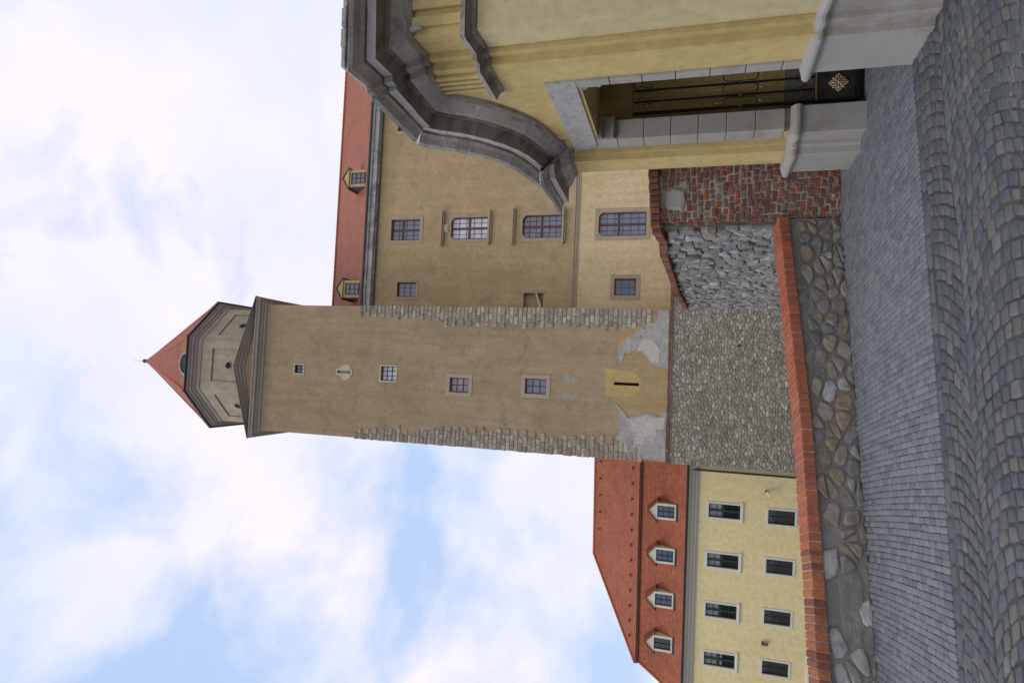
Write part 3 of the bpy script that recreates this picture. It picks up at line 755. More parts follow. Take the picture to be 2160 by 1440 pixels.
def pediment(axis):
    """axis: outward direction index 0 front,1 right,2 back,3 left"""
    c = Vector((UC, TD/2, 0)); o_ = [Vector((0, -1, 0)), Vector((1, 0, 0)), Vector((0, 1, 0)), Vector((-1, 0, 0))][axis]
    s_ = [Vector((1, 0, 0)), Vector((0, 1, 0)), Vector((-1, 0, 0)), Vector((0, -1, 0))][axis]
    mbt = MB(); mbc = MB(); mbr = MB()
    f = c+o_*(TD/2-.02)
    P = lambda a, z, dd: tuple(f+s_*a+o_*dd+Vector((0, 0, z)))
    mbt.poly([P(-HWD+.4, ZP-.02, 0), P(HWD-.4, ZP-.02, 0), P(0, ZA-.3, 0)])
    prof = [(-.02, -.42), (.08, -.40), (.12, -.30), (.28, -.24), (.32, -.14), (.48, -.10), (.54, .0), (-.02, .02)]
    sl = math.atan2(ZA-ZP, HWD)
    for sd_ in (-1, 1):
        rings = []
        for (a, z, mit) in ((sd_*HWD, ZP, 1), (0, ZA, 0)):
            ring = []
            for od, h in prof:
                # cut vertically at the apex, level at the foot
                if mit: ring.append(P(a-sd_*(0), max(z+h*.35, ZP-.04) if h < 0 else z+h, od))
                else: ring.append(P(0, z+h/math.cos(sl), od))
            rings.append(ring)
        if sd_ > 0: rings = [r[::-1] for r in rings]
        mbc.loft(rings)
        a0_, a1_ = sd_*(HWD+.04), 0
        q = [P(a0_, ZP+.01, .58), P(a1_, ZA+.04, .58), P(a1_, ZA+.04, -TD/2), P(a0_, ZP+.01, -.4)]
        q2 = [P(a0_, ZP-.03, .58), P(a1_, ZA-.01, .58), P(a1_, ZA-.01, -TD/2), P(a0_, ZP-.03, -.4)]
        mbr.poly(q); mbr.poly(q2[::-1]); mbr.quad(q2[0], q2[1], q[1], q[0]); mbr.quad(q2[1], q2[2], q[2], q[1]); mbr.quad(q2[2], q2[3], q[3], q[2]); mbr.quad(q2[3], q2[0], q[0], q[3])
    o = mbt.build('pediment', M['tower'], tw); mbc.build('raking_cornice', M['towercorn'], o); mbr.build('flashing', M['darkmetal'], o)
for k in range(4): pediment(k)
# octagonal storey
CO = (UC, TD/2); AP = 4.2
def octo(ap, cx=CO[0], cy=CO[1]):
    r_ = ap/math.cos(math.pi/8); return [(cx+r_*math.cos(-math.pi/2+math.pi/8*(2*k-1)), cy+r_*math.sin(-math.pi/2+math.pi/8*(2*k-1))) for k in range(8)]
Z0, Z1 = 29.9, 34.85
drum = MB(); op = octo(AP); frames = []
rm = MB(); dk = MB()
for k in range(8):
    a = Vector(op[k]); b = Vector(op[(k+1) % 8]); L_ = (b-a).length; dx = (b-a)/L_; nx = Vector((-dx.y, dx.x))
    tmp = MB(); hw = 1.17; tmp.holes(0, L_, Z0, Z1, [(L_/2-hw, L_/2+hw, 30.3, 33.92)], 0, .09)
    i0 = len(drum.v)
    drum.v += [(a.x+dx.x*p[0]+nx.x*p[1], a.y+dx.y*p[0]+nx.y*p[1], p[2]) for p in tmp.v]
    drum.f += [tuple(i0+q for q in f) for f in tmp.f]
    fn = lambda uu, vv, zz: (a.x+dx.x*uu+nx.x*vv, a.y+dx.y*uu+nx.y*vv, zz)
    ring = []; zc_ = 32.55; rr_ = .22
    circ = [(L_/2+rr_*math.cos(2*math.pi*q/16), zc_+rr_*math.sin(2*math.pi*q/16)) for q in range(16)]
    one = MB(); one.poly([fn(p[0], .085, p[1]) for p in circ])
    frames.append((one, [fn(L_/2+.26*math.cos(2*math.pi*q/16), .075, zc_+.26*math.sin(2*math.pi*q/16)) for q in range(17)]))
drum_o = drum.build('octagonal_storey', M['drum'], tw)
for one, rg in frames[:2]+frames[7:]+frames[2:7]:
    oc = one.build('round_window', M['dark'], tw); rb = MB(); rb.tube(rg, .03, 5); rb.build('rim', M['towercorn'], oc)
OP = [(-.05, 0), (.05, .0), (.06, .10), (.02, .14), (.04, .30), (.14, .36), (.16, .46), (.28, .50), (.30, .62), (.40, .66), (.46, .80), (-.05, .84)]
mb = MB(); sweep_plan(mb, octo(AP), OP, Z1-.02); mb.build('octagon_cornice', M['towercorn'], tw)
# roof
prof_r = [(4.72, 35.66), (4.05, 36.75), (0.16, 44.0)]
mb = MB(); hips = MB()
rings = [octo(a) for a, z in prof_r]
for k in range(8):
    for j in range(2):
        (a0_, z0_), (a1_, z1_) = prof_r[j], prof_r[j+1]
        A, B = rings[j][k], rings[j][(k+1) % 8]; C_, D_ = rings[j+1][(k+1) % 8], rings[j+1][k]
        l0 = math.hypot(B[0]-A[0], B[1]-A[1])/2; l1 = math.hypot(C_[0]-D_[0], C_[1]-D_[1])/2; hh = math.hypot(z1_-z0_, a1_-a0_); y0_ = j*1.28
        mb.quad((*A, z0_), (*B, z0_), (*C_, z1_), (*D_, z1_), uv=[(-l0, y0_), (l0, y0_), (l1, y0_+hh), (-l1, y0_+hh)])
    hips.tube([(*rings[0][k], 35.69), (*rings[1][k], 36.79), (CO[0], CO[1], 44.05)], .10, 6)
ro = mb.build('roof', M['tileold'], tw); hips.build('hip_tiles', M['ridge'], ro)
mb = MB(); sweep_plan(mb, octo(4.72), [(-.1, -.06), (.06, -.06), (.08, .0), (-.1, .06)], 35.66); mb.build('gutter', M['darkmetal'], ro)
mb = MB(); mb.sphere((CO[0], CO[1], 44.35), .17); mb.tube([(CO[0], CO[1], 43.8), (CO[0], CO[1], 44.2)], .22, 10, [1, .6]); mb.tube([(CO[0], CO[1], 44.4), (CO[0], CO[1], 45.6)], .012, 5)
mb.build('finial', M['darkmetal'], tw)
# eyelid dormer
mb = MB(); arcp = [(UC+.78*math.cos(math.pi*k/12), 35.72+.55*math.sin(math.pi*k/12)) for k in range(13)]
mb.slab(arcp[::-1] if False else arcp, -.28, .9); do = mb.build('dormer', M['darkmetal'], ro)
mb = MB()
for k in range(13):
    p = arcp[k]; mb.box(p[0]-.07, p[0]+.07, -.36, -.1, p[1]-.06, p[1]+.08)
mb.build('ring_stones', M['soffit'], do)

# ================================================================== PALACE WING
W = Frame((0, 39), 3, ZL)
wg = thing('palace_wing', 'long tan palace wing with red tiled roof, joined to the right side of the tower', 'palace', W)
WL, WR = 2.0, 26.0
WW = [  # opening, surround, glass, cols, rows, cross, label, arch
    (6.95, 8.45, 19.62, 21.82, .26, 'glass', 4, 4, .62, 'top floor window with rectangular frame', 0),
    (6.95, 8.48, 14.55, 17.25, .22, 'glasswhite', 4, 5, .52, 'bright window under a stone hood', 1),
    (6.95, 8.50, 9.42, 12.12, .24, 'glass', 4, 6, .52, 'lower hooded window above the string course', 1),
    (6.97, 8.53, 3.98, 7.0, .26, 'glass', 4, 6, .58, 'arched window in the cream lower storey', 1),
    (2.92, 3.95, 19.70, 21.12, .22, 'glass', 3, 3, None, 'small square top floor window', 0),
    (3.13, 4.22, 4.50, 5.86, .26, 'glassblue', 2, 3, None, 'small dark lower window beside the tower', 0),
    (14.9, 16.3, 19.62, 21.72, .26, 'blind', 4, 4, None, 'top floor window half hidden by the gate cornice', 0),
    (14.9, 16.43, 14.55, 17.25, .22, 'glass', 4, 5, .52, None, 1), (14.9, 16.45, 9.42, 12.12, .24, 'glass', 4, 6, .52, None, 1), (14.9, 16.46, 3.98, 7.0, .26, 'glass', 4, 6, .58, None, 1)]
M['blind'] = M['glassdark']
niche = (2.06, 3.25, 10.5, 11.95)
mb = MB(); up = [w_[:4] for w_ in WW if w_[2] > 8.5]+[niche]; lo = [w_[:4] for w_ in WW if w_[2] < 8.5]
for c_ in range(3):
    for r_ in range(4):
        pass
mb.holes(WL, WR, 8.45, 23.0, up, 0, .35); mb.quad((WR, 0, ZL), (WR, 12, ZL), (WR, 12, 23), (WR, 0, 23)); mb.quad((WR, 12, ZL), (WL, 12, ZL), (WL, 12, 23), (WR, 12, 23))
mb.build('upper_wall', M['wing'], wg)
mb = MB(); mb.holes(WL, WR, ZL, 8.45, lo, -.05, .35); mb.build('lower_wall', M['winglow'], wg)
def arch_corners(mb, a, b, d, r_, v, only=0):
    """fillets that round the two top corners of an opening"""
    for sx_, x in (((1, a), (-1, b))[only],):
        pts = [(x, d)]+[(x+sx_*r_*(1-math.cos(t_)), d-r_*(1-math.sin(t_))) for t_ in [math.pi/2*k/6 for k in range(7)]]
        pts = [(x, d-r_)]+[(x+sx_*r_*(1-math.cos(math.pi/2*k/6)), d-r_+r_*math.sin(math.pi/2*k/6)) for k in range(1, 7)]+[(x, d)]
        if sx_ > 0: pts = pts[::-1]
        mb.slab(pts[::-1], v-.034, v+.14)
for w_ in WW:
    v = 0 if w_[2] > 8.5 else -.05
    o = window(wg, *w_[:4], w_[4], w_[5], w_[6], w_[7], v=v, cross=w_[8], label=w_[9], rec=.17, bar=.02, thick=.08)
    if w_[10]:
        for q_ in (0, 1):
            mb = MB(); arch_corners(mb, w_[0], w_[1], w_[3], .38, v, only=q_); mb.build('arched_corner', M['stonetrim'], o)
    if w_[10] and w_[2] > 8.5:
        mb = MB(); zt = w_[3]+.62; 
        for (zz, pr, hh) in ((w_[3]+.60, .28, .16), (w_[3]+.50, .18, .10)): mb.box(w_[0]-.45, w_[1]+.45, v-pr, v+.01, zz, zz+hh)
        mb.build('hood', M['stonetrim'], o, bevel=.02)
        mb = MB(); mb.box(w_[0]-.42, w_[1]+.42, v-.24, v+.01, w_[2]-.16, w_[2]-.02); mb.box(w_[0]-.32, w_[1]+.32, v-.14, v+.01, w_[2]-.26, w_[2]-.16); mb.build('sill', M['stonetrim'], o, bevel=.02)
mb = MB(); mb.box(7.45, 8.0, -.10, .01, 17.42, 17.76); mb.box(7.52, 7.93, -.14, .01, 17.50, 17.70); mb.build('carved_keystone', M['paletrim'], wg, bevel=.03)
# blocked doorway cut by the tower
a, b, c, d = niche
mb = MB(); mb.slab([(a, d-.02), (b-.02, d-.02), (b+.22, d+.02), (b+.22, c-.15), (b, c-.15), (b, d-.12), (a, d-.12)][::-1], -.05, .02)
no = mb.build('blocked_niche', M['stonetrim'], wg); mb = MB(); mb.slab([(a, c), (b, c+.42), (b, c+.55), (a, c+.2)], -.03, .3); mb.build('slanted_sill', M['paletrim'], no)
mb = MB(); mb.box(WL, WR, -.14, .0, 8.38, 8.52); mb.box(WL, WR, -.20, -.001, 8.52, 8.60); mb.box(WL, WR, -.10, .0, 8.26, 8.38); mb.build('string_course', M['stonetrim'], wg, bevel=.02)
mb = MB()
for (z, z_, pr) in ((22.92, 23.02, .14), (23.02, 23.34, .40), (23.34, 23.52, .52)): mb.box(WL, WR, -pr, .1, z, z_-.002)
mb.build('eave_cornice', M['soffit'], wg, bevel=.02)
mb = MB(); mb.box(WL, WR, -.64, -.50, 23.50, 23.62); mb.box(WL, WR, -.16, -.12, 22.86, 22.93); 
eo = mb.build('gutter', M['darkmetal'], wg)
RV = 5.0; RZ = 29.3
mb = MB(); sl_ = math.hypot(RV+.55, RZ-23.6)
mb.quad((WL-1.2, -.55, 23.6), (WR, -.55, 23.6), (WR, RV, RZ), (WL-1.2, RV, RZ), uv=[(0, 0), (WR-WL+1.2, 0), (WR-WL+1.2, sl_), (0, sl_)])
mb.quad((WR, 2*RV, 23.6), (WL-1.2, 2*RV, 23.6), (WL-1.2, RV, RZ), (WR, RV, RZ), uv=[(0, 0), (25, 0), (25, sl_), (0, sl_)])
mb.poly([(WR, -.55, 23.6), (WR, 2*RV, 23.6), (WR, RV, RZ)])
wr = mb.build('roof', M['tileold'], wg)
mb = MB(); u = WL-1.2
while u < WR: mb.tube([(u, RV, RZ+.03), (u+.42, RV, RZ+.05)], .11, 6); u += .40
mb.build('ridge_tiles', M['ridge'], wr)
for uc in (3.45, 11.55):
    hw = .62; zb_, zt_ = 24.05, 25.35; v0 = -.10
    vb = (zt_-23.6)/((RZ-23.6)/(RV+.55))-.55+.2
    mb = MB(); mb.box(uc-hw, uc+hw, v0, vb, zb_-.5, zt_); d_ = mb.build('dormer', M['dormyellow'], wr, bevel=.01)
    mb = MB(); mb.slab([(uc-hw-.1, zt_+.002), (uc+hw+.1, zt_+.002), (uc, zt_+.42)], v0-.12, vb+.5); mb.build('cap', M['dormyellow'], d_)
    mb = MB()
    for s2 in (-1, 1):
        q = [(uc+s2*(hw+.16), zt_-.03), (uc, zt_+.46), (uc, zt_+.52), (uc+s2*(hw+.2), zt_+.02)]
        mb.slab(q if s2 < 0 else q[::-1], v0-.17, vb+.6)
    mb.box(uc-hw-.08, uc-hw-.002, v0-.03, vb, zb_-.4, zt_-.01); mb.build('roof_edge', M['darkmetal'], d_)
    window(d_, uc-.4, uc+.4, zb_+.02, zt_-.18, 0, 'glass', 2, 3, v=v0-.2, wood=M['brownwood'], rec=.14, bar=.04)

# ================================================================== YELLOW HOUSE
H = Frame((-12, 42), -4.5, ZL)
hs = thing('yellow_house', 'yellow house left of the tower, red tiled roof with four white dormers', 'house', H)
HL, HR, HD = -11.5, 5.1, 11.0
uws = [1.37, -1.97, -5.37, -8.74]; lws = [1.31, -1.94, -5.31, -8.73]
hol = [(c-.46, c+.46, -2.36, -.42) for c in uws]+[(c-.46, c+.46, -5.62, -4.04) for c in lws]
mb = MB(); mb.holes(HL, HR, ZL, .9, hol, 0, .3)
mb.quad((HL, HD, ZL), (HL, 0, ZL), (HL, 0, .9), (HL, HD, .9)); mb.quad((HR, 0, ZL), (HR, HD, ZL), (HR, HD, .9), (HR, 0, .9)); mb.quad((HR, HD, ZL), (HL, HD, ZL), (HL, HD, .9), (HR, HD, .9))
mb.build('wall', M['house'], hs)
mb = MB(); mb.box(HL-.12, HR, -.12, -.002, ZL, -6.72); mb.build('plinth', M['white'], hs)
for c in uws:
    o = window(hs, c-.46, c+.46, -2.36, -.42, .13, 'glassdark', 2, 4, trim=M['white'], wood=M['greenwood'], proud=.04, sill=(.10, .06, .04), bar=.035, rec=.10, cross=.55)
    mb = MB(); mb.box(c-.40, c+.40, .122, .128, -1.22+{1.37: 0, -1.97: .12, -5.37: -.05, -8.74: .02}[c]*0-(.35 if c < -8 else 0), -.48); mb.build('blind', M['glassgrey'], o)
    mb = MB(); mb.box(c-.46, c+.46, .07, .126, -1.36, -1.22); mb.build('transom', M['brownwood'], o)
for c in lws:
    window(hs, c-.46, c+.46, -5.62, -4.04, .13, 'glassdark', 2, 3, trim=M['white'], wood=M['greenwood'], proud=.04, bar=.045, rec=.10)
mb = MB(); HP = [(-.02, 0), (.04, 0), (.06, .10), (.12, .14), (.12, .26), (.20, .32), (.22, .46), (.34, .56), (.36, .68), (-.02, .72)]
sweep_plan(mb, [(HL, 0), (HR, 0), (HR, HD), (HL, HD)], HP, .20); mb.build('cornice', M['housecorn'], hs)
mb = MB(); sweep_plan(mb, [(HL, 0), (HR, 0), (HR, HD), (HL, HD)], [(.36, 0), (.52, .0), (.54, .12), (.36, .10)], .92); mb.build('gutter', M['darkmetal'], hs)
mb = MB(); mb.tube([(4.02, -.16, ZL), (4.02, -.16, .75), (4.02, -.42, .95)], .07, 8); mb.build('downpipe', M['darkmetal'], hs)
# roof: flared lower stage, then the upper stage set over it
def hip(mb, rings, uvs=1.0):
    y = 0
    for (l0, r0, f0, b0, z0_), (l1, r1, f1, b1, z1_) in zip(rings, rings[1:]):
        hh = math.hypot(z1_-z0_, f1-f0)
        mb.quad((l0, f0, z0_), (r0, f0, z0_), (r1, f1, z1_), (l1, f1, z1_), uv=[(l0, y), (r0, y), (r1, y+hh), (l1, y+hh)])
        mb.quad((r0, b0, z0_), (l0, b0, z0_), (l1, b1, z1_), (r1, b1, z1_), uv=[(r0, y), (l0, y), (l1, y+hh), (r1, y+hh)])
        mb.quad((l0, b0, z0_), (l0, f0, z0_), (l1, f1, z1_), (l1, b1, z1_), uv=[(b0, y), (f0, y), (f1, y+hh), (b1, y+hh)])
        mb.quad((r0, f0, z0_), (r0, b0, z0_), (r1, b1, z1_), (r1, f1, z1_), uv=[(f0, y), (b0, y), (b1, y+hh), (f1, y+hh)])
        y += hh
uL1, _ = H.at(1343, 1389, 1.0)
ru, rz = H.at(1253.5, 1167, 5.5)
LR = [(-.50, 1.02), (-.15, 1.55), (.25, 2.35), (.62, 3.2), (1.0, 4.10)]
rings = []
for k, (f, z) in enumerate(LR):
    q = (f+.5)/1.5; rings.append((HL-.5+(uL1-HL+.5)*q, HR, f, HD-f, z))
mb = MB(); hip(mb, rings); lr_ = mb.build('lower_roof', M['tile'], hs)
mb = MB(); hip(mb, [(uL1-.18, HR, .80, HD-.8, 4.12), (ru, HR, 5.5, 5.5001, rz)]); ur_ = mb.build('upper_roof', M['tile'], hs)
mb = MB(); sweep_plan(mb, [(uL1-.15, .83), (HR, .83), (HR, HD-.83), (uL1-.15, HD-.83)], [(-.5, -.16), (.02, -.16), (.05, -.02), (-.5, .0)], 4.12); mb.build('eave_board', M['brownwood'], ur_)
mb = MB(); mb.tube([(ru, 5.5, rz+.03), (HR, 5.5, rz+.03)], .10, 6); mb.tube([(uL1-.18, .8, 4.15), (ru, 5.5, rz+.03)], .09, 6); mb.tube([(uL1-.18, HD-.8, 4.15), (ru, 5.5, rz+.03)], .09, 6)
mb.build('ridge_tiles', M['ridge'], ur_)
mb = MB(); mb.tube([(r_[0], r_[2], r_[4]+.02) for r_ in rings], .08, 6); mb.build('ridge_tiles', M['ridge'], lr_)
sz = lambda v: 4.12+(rz-4.12)*(v-.8)/4.7
for k in range(12):
    u = 3.35-1.1*k
    mb = MB(); v = 1.35; mb.box(u-.05, u+.05, v-.05, v, sz(v)-.02, sz(v)+.16); mb.box(u-.15, u+.15, v-.07, v-.045, sz(v)+.07, sz(v)+.14); mb.build('snow_guard', M['darkmetal'], ur_)
for k in range(6):
    u = 4.0-1.32*k
    if u < ru+.1: continue
    mb = MB(); v = 4.85; mb.box(u-.05, u+.05, v-.12, v, sz(v)-.02, sz(v)+.14); mb.build('roof_vent', M['darkmetal'], ur_)
for c in (.97, -2.05, -5.12, -8.2):
    v0 = -.12; hw = .55; zb_, zt_ = 1.75, 2.85; vb = 1.0
    mb = MB()
    mb.slab([(c-hw, zb_-.1), (c-hw+.16, zb_-.1), (c-hw+.16, zt_), (c-hw, zt_)], v0, vb); mb.slab([(c+hw-.16, zb_-.1), (c+hw, zb_-.1), (c+hw, zt_), (c+hw-.16, zt_)], v0, vb)
    mb.slab([(c-hw-.10, zt_), (c+hw+.10, zt_), (c, zt_+.58)], v0, vb+.1); mb.slab([(c-.39, zb_-.1), (c+.39, zb_-.1), (c+.39, zb_), (c-.39, zb_)], v0+.02, vb)
    d_ = mb.build('dormer', M['dormcream'], lr_, bevel=.01)
    mb = MB()
    for s2 in (-1, 1):
        q = [(c+s2*(hw+.20), zt_-.08), (c, zt_+.60), (c, zt_+.68), (c+s2*(hw+.24), zt_-.02)]
        mb.slab(q if s2 < 0 else q[::-1], v0-.10, vb+.3)
    mb.build('dormer_roof', M['tile'], d_)
    mb = MB(); mb.slab([(c-hw-.04, zb_-.30), (c+hw+.04, zb_-.30), (c+hw+.04, zb_-.102), (c-hw-.04, zb_-.102)], v0-.06, vb); mb.build('apron', M['darkmetal'], d_)
    window(d_, c-.38, c+.38, zb_, zt_-.02, 0, 'glassblue' if c > -7 else 'glassdark', 2, 3, v=v0-.04, wood=M['greenwood'], rec=.10, bar=.04)

# things fixed to the house
px, pz = H.at(1618, 1036)
sc_ = thing('security_camera', 'small white security camera on the yellow house wall nearest the tower', 'camera', loc=tuple(H.p0+H.e*px+Vector((0, 0, pz))), az=H.az)
mb = MB(); mb.v = []; mb.tube([(0, -.12, 0+pz), (-.16, -.42, -.14+pz)], .075, 8); mb.build('housing', M['camwhite'], sc_)
mb = MB(); mb.box(-.06, .06, -.08, 0, -.02+pz, .12+pz); mb.tube([(0, -.06, .05+pz), (0, -.16, .02+pz)], .025, 6); mb.build('bracket', M['iron'], sc_)
px, pz = H.at(1614, 1356)
wl = thing('wall_lamp', 'small green glass lamp on the yellow house wall between the two left lower windows', 'lamp', loc=tuple(H.p0+H.e*px+Vector((0, 0, pz))), az=H.az)
mb = MB(); mb.tube([(0, -.14, -.16+pz), (0, -.14, -.05+pz), (0, -.14, .10+pz), (0, -.14, .14+pz)], .12, 8, [.5, .9, 1, .5]); mb.build('lamp_body', M['lampgreen'], wl)
mb = MB(); mb.box(-.03, .03, -.14, 0, .14+pz, .20+pz); mb.box(-.13, .13, -.26, -.02, .20+pz, .23+pz); mb.build('bracket', M['iron'], wl)

# ================================================================== BAROQUE GATE
gt = thing('gate_portal', 'yellow baroque gate portal with curved grey stone cornice and iron gate, on pale plinths', 'gate', loc=(2.2, 5.2, 0))
gt['_org'] = (2.2, 5.2)
# plan of the wall face, from the central bay (near) away to the end pier (far)
NEAR = [(6.2, 4.30), (2.36, 4.35), (2.36, 4.64), (2.313, 4.64), (2.313, 4.72), (2.25, 4.72), (2.215, 5.15)]
FAR = [(2.146, 6.35), (2.13, 6.60), (2.07, 6.60), (2.07, 6.64), (2.005, 6.64), (1.975, 6.96)]
mb = MB(); mb.prism(([(2.9, 5.15), (6.2, 5.15)]+NEAR)[::-1] if False else list(reversed([(2.9, 5.15)]+NEAR[::-1]+[(6.2, 5.15)])), .70, 3.90)
mb.build('main_wall', M['gate'], gt)
mb = MB(); mb.prism(list(reversed([(2.36+.001, 4.349)]+[])) if False else [(2.352, 4.343), (2.70, 4.338), (2.70, 4.40), (2.352, 4.62)], .72, 3.16); mb.build('corner_pilaster', M['gatepale'], gt)
mb = MB(); mb.prism([(2.62, 6.35)]+FAR[:0]+[(2.62, 6.96)]+FAR[::-1], .60, 2.86) if False else mb.prism(list(reversed([(2.325, 6.352)]+FAR+[(2.325, 6.96)])) , .60, 2.86)
mb.build('end_pier', M['gate'], gt)
def wx(y): return 2.215+(2.146-2.215)*(y-5.15)/1.2
sw_pts = [(-.11, 3.72), (-.07, 3.66), (-.01, 3.56), (.08, 3.43), (.2, 3.31), (.36, 3.18), (.54, 3.07), (.70, 3.01), (.87, 2.965), (1.1, 2.925), (1.30, 2.89), (1.50, 2.87)]
def yz_slab(mb, pts, xf, xb):
    """outline in (y,z), front face x = xf(y), back x = xb"""
    i = len(mb.v); n = len(pts)
    mb.v += [(xf(p[0]), p[0], p[1]) for p in pts]+[(xb, p[0], p[1]) for p in pts]
    mb.f.append(tuple(i+k for k in range(n))[::-1]); mb.f.append(tuple(i+n+k for k in range(n)))
    for k in range(n): mb.f.append((i+k, i+(k+1) % n, i+n+(k+1) % n, i+n+k))
mb = MB(); yz_slab(mb, [(5.151, 2.5), (6.349, 2.5)]+[(5.2+s_, z+.1) for s_, z in sw_pts if 5.2+s_ < 6.34 and s_ > -.04][::-1]+[(5.151, 3.72)], lambda y: wx(y), 2.62)
mb.build('overdoor_wall', M['gate'], gt)
# lintel, corbels and jamb stones
mb = MB(); yz_slab(mb, [(5.06, 2.53), (6.52, 2.53), (6.60, 2.66), (6.76, 2.77), (6.70, 2.79), (5.06, 2.80)], lambda y: wx(y)-.018, 2.55)
mb.build('lintel', M['lintel'], gt, bevel=.004)
mb = MB(); z = .70; hs_ = .268
for k in range(7):
    z0_ = z+k*hs_; z1_ = min(z0_+hs_-.006, 2.515)
    b1 = MB(); b1.prism([(2.128, 6.343), (2.33, 6.343), (2.33, 6.60), (2.115, 6.585)], z0_, z1_); b1.build('jamb_stone', M['plinth'], gt, bevel=.006)
    b1 = MB(); b1.prism([(2.20, 5.055), (2.40, 5.055), (2.40, 5.16), (2.197, 5.16)], z0_-.06, z1_-.06 if k < 6 else 2.528); b1.build('jamb_stone', M['plinth'], gt, bevel=.006)
mb = MB(); mb.prism([(2.14, 6.349), (2.32, 6.349), (2.32, 6.5), (2.14, 6.5)], .6, 2.5); mb.build('jamb_core', M['darkmortar'], gt); mb = MB(); mb.prism([(2.215, 5.06), (2.39, 5.06), (2.39, 5.153), (2.215, 5.153)], .6, 2.5); mb.build('jamb_core', M['darkmortar'], gt)
for (yy, sgn, zt_) in ((6.34, -1, 2.525), (5.16, 1, 2.525)):
    x0_ = wx(yy)-.014; mb = MB()
    prof = [(0, 0), (.055, -.01), (.075, -.009), (.075, -.06), (.05, -.08), (.028, -.085), (.030, -.16), (.042, -.165), (.045, -.185), (.03, -.2), (0, -.2)]
    pts = [(yy+sgn*a, zt_+b) for a, b in prof]
    if sgn < 0: pts = pts[::-1]
    yz_slab(mb, pts[::-1], lambda y: x0_, 2.36)
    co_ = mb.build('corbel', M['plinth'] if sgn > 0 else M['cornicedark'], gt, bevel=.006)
    mb = MB(); sp = [(x0_-.004, yy+sgn*(.042+.026*(1-t_/14)*math.cos(t_*.75)), zt_-.045+.026*(1-t_/14)*math.sin(t_*.75)) for t_ in range(14)]
    mb.tube(sp, .004, 5); mb.build('scroll', M['plinth'], co_)
# plinths with roll moulding
PN = [(6.2, 4.24), (2.43, 4.29), (2.33, 4.57), (2.27, 4.57), (2.27, 4.66), (2.235, 4.785), (2.165, 5.185)]
PN = [(6.2, 4.20), (2.35, 4.26), (2.35, 4.64), (2.30, 4.645), (2.30, 4.76), (2.237, 4.766), (2.165, 5.185)]
PF = [(2.075, 6.32), (2.055, 6.47), (2.005, 6.475), (1.995, 6.505), (1.925, 6.51), (1.87, 6.94)]
mb = MB(); mb.prism(list(reversed([(2.9, 5.185)]+PN[::-1]+[(6.2, 5.185)])), -.08, .72)
mb.build('plinth', M['plinth'], gt, bevel=.006, label='large pale plinth of the near pier')
mb = MB(); mb.prism(list(reversed([(2.34, 6.32)]+PF+[(2.34, 6.97)])), -.08, .60); mb.build('plinth', M['plinth'], gt, bevel=.006, label='narrow stepped plinth of the far pier')
RP = [(-.06, 0), (.006, 0), (.030, .008), (.042, .028), (.042, .050), (.030, .070), (.006, .080), (-.02, .095), (-.09, .10)]
def sweep_open(mb, path, prof, z):
    sweep_plan(mb, path, prof, z, closed=False)
mb = MB(); sweep_open(mb, ([(2.6, 5.175)]+PN[::-1])[::-1] if False else PN[::-1][::-1], RP, .71) if False else None
def outward(path):  # make the miter offsets point away from the wall (toward the road)
    return path[::-1]
mb = MB(); sweep_open(mb, outward(PN+[(2.42, 5.19)]), RP, .68); mb.build('plinth_moulding', M['plinth'], gt, smooth=False)
mb = MB(); sweep_open(mb, outward([(2.34, 6.315)]+PF+[(2.3, 6.97)]), RP, .555); mb.build('plinth_moulding', M['plinth'], gt)
CORN = {1: 1, 5: 1, 6: 1, 7: 1, 9: 1, 8: 2}  # brown weathering and painted shade on undersides, painted light on the fascia
def stain_shade(o, prof, table=CORN):
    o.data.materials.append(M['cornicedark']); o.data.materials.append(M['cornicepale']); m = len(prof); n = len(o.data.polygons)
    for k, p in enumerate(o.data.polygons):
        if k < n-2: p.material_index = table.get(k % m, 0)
def worn(mb, amp, seed):
    r_ = random.Random(seed); mb.v = [tuple(c+r_.uniform(-amp, amp) for c in p) for p in mb.v]
def jag(path, step):   # subdivide so that the worn edge can wander
    q = []
    for a, b in zip(path, path[1:]):
        a = Vector(a); b = Vector(b); n = max(1, int((b-a).length/step))
        for k in range(n): q.append(tuple(a+(b-a)*k/n))
    return q+[tuple(path[-1])]
# string moulding and fluted frieze
SP = [(-.03, 0), (.02, 0), (.03, .03), (.075, .055), (.095, .06), (.10, .095), (-.03, .11)]
mb = MB(); sweep_open(mb, outward(NEAR[:-1]+[(2.217, 5.12)]), SP, 3.17); so_ = mb.build('string_moulding', M['cornice'], gt); stain_shade(so_, SP, {2: 1, 1: 1, 4: 0, 3: 1, 5: 2})  # shade painted on the lower faces, light along the top edge
rnd = random.Random(4)
for (p, q, w_, g_) in ((Vector((2.42, 4.348)), Vector((5.5, 4.31)), .075, .055), (Vector((2.244, 4.80)), Vector((2.22, 5.10)), .045, .03)):
    mb = MB(); L_ = (q-p).length; d_ = (q-p)/L_; s_ = 0; nn = Vector((d_.y, -d_.x)) if d_.x > .5 else Vector((-d_.y, d_.x))
    while s_ < L_-w_:
        a = p+d_*s_; b = p+d_*(s_+w_); 
        pl = [a, b, b+nn*.034, a+nn*.034]
        ar = sum(pl[i].x*pl[(i+1) % 4].y-pl[(i+1) % 4].x*pl[i].y for i in range(4))
        if ar < 0: pl = pl[::-1]
        mb.prism([(v_.x, v_.y) for v_ in pl], 3.28, 3.76); s_ += w_+g_
    mb.build('frieze_flutes', M['gate'], gt, bevel=.008)
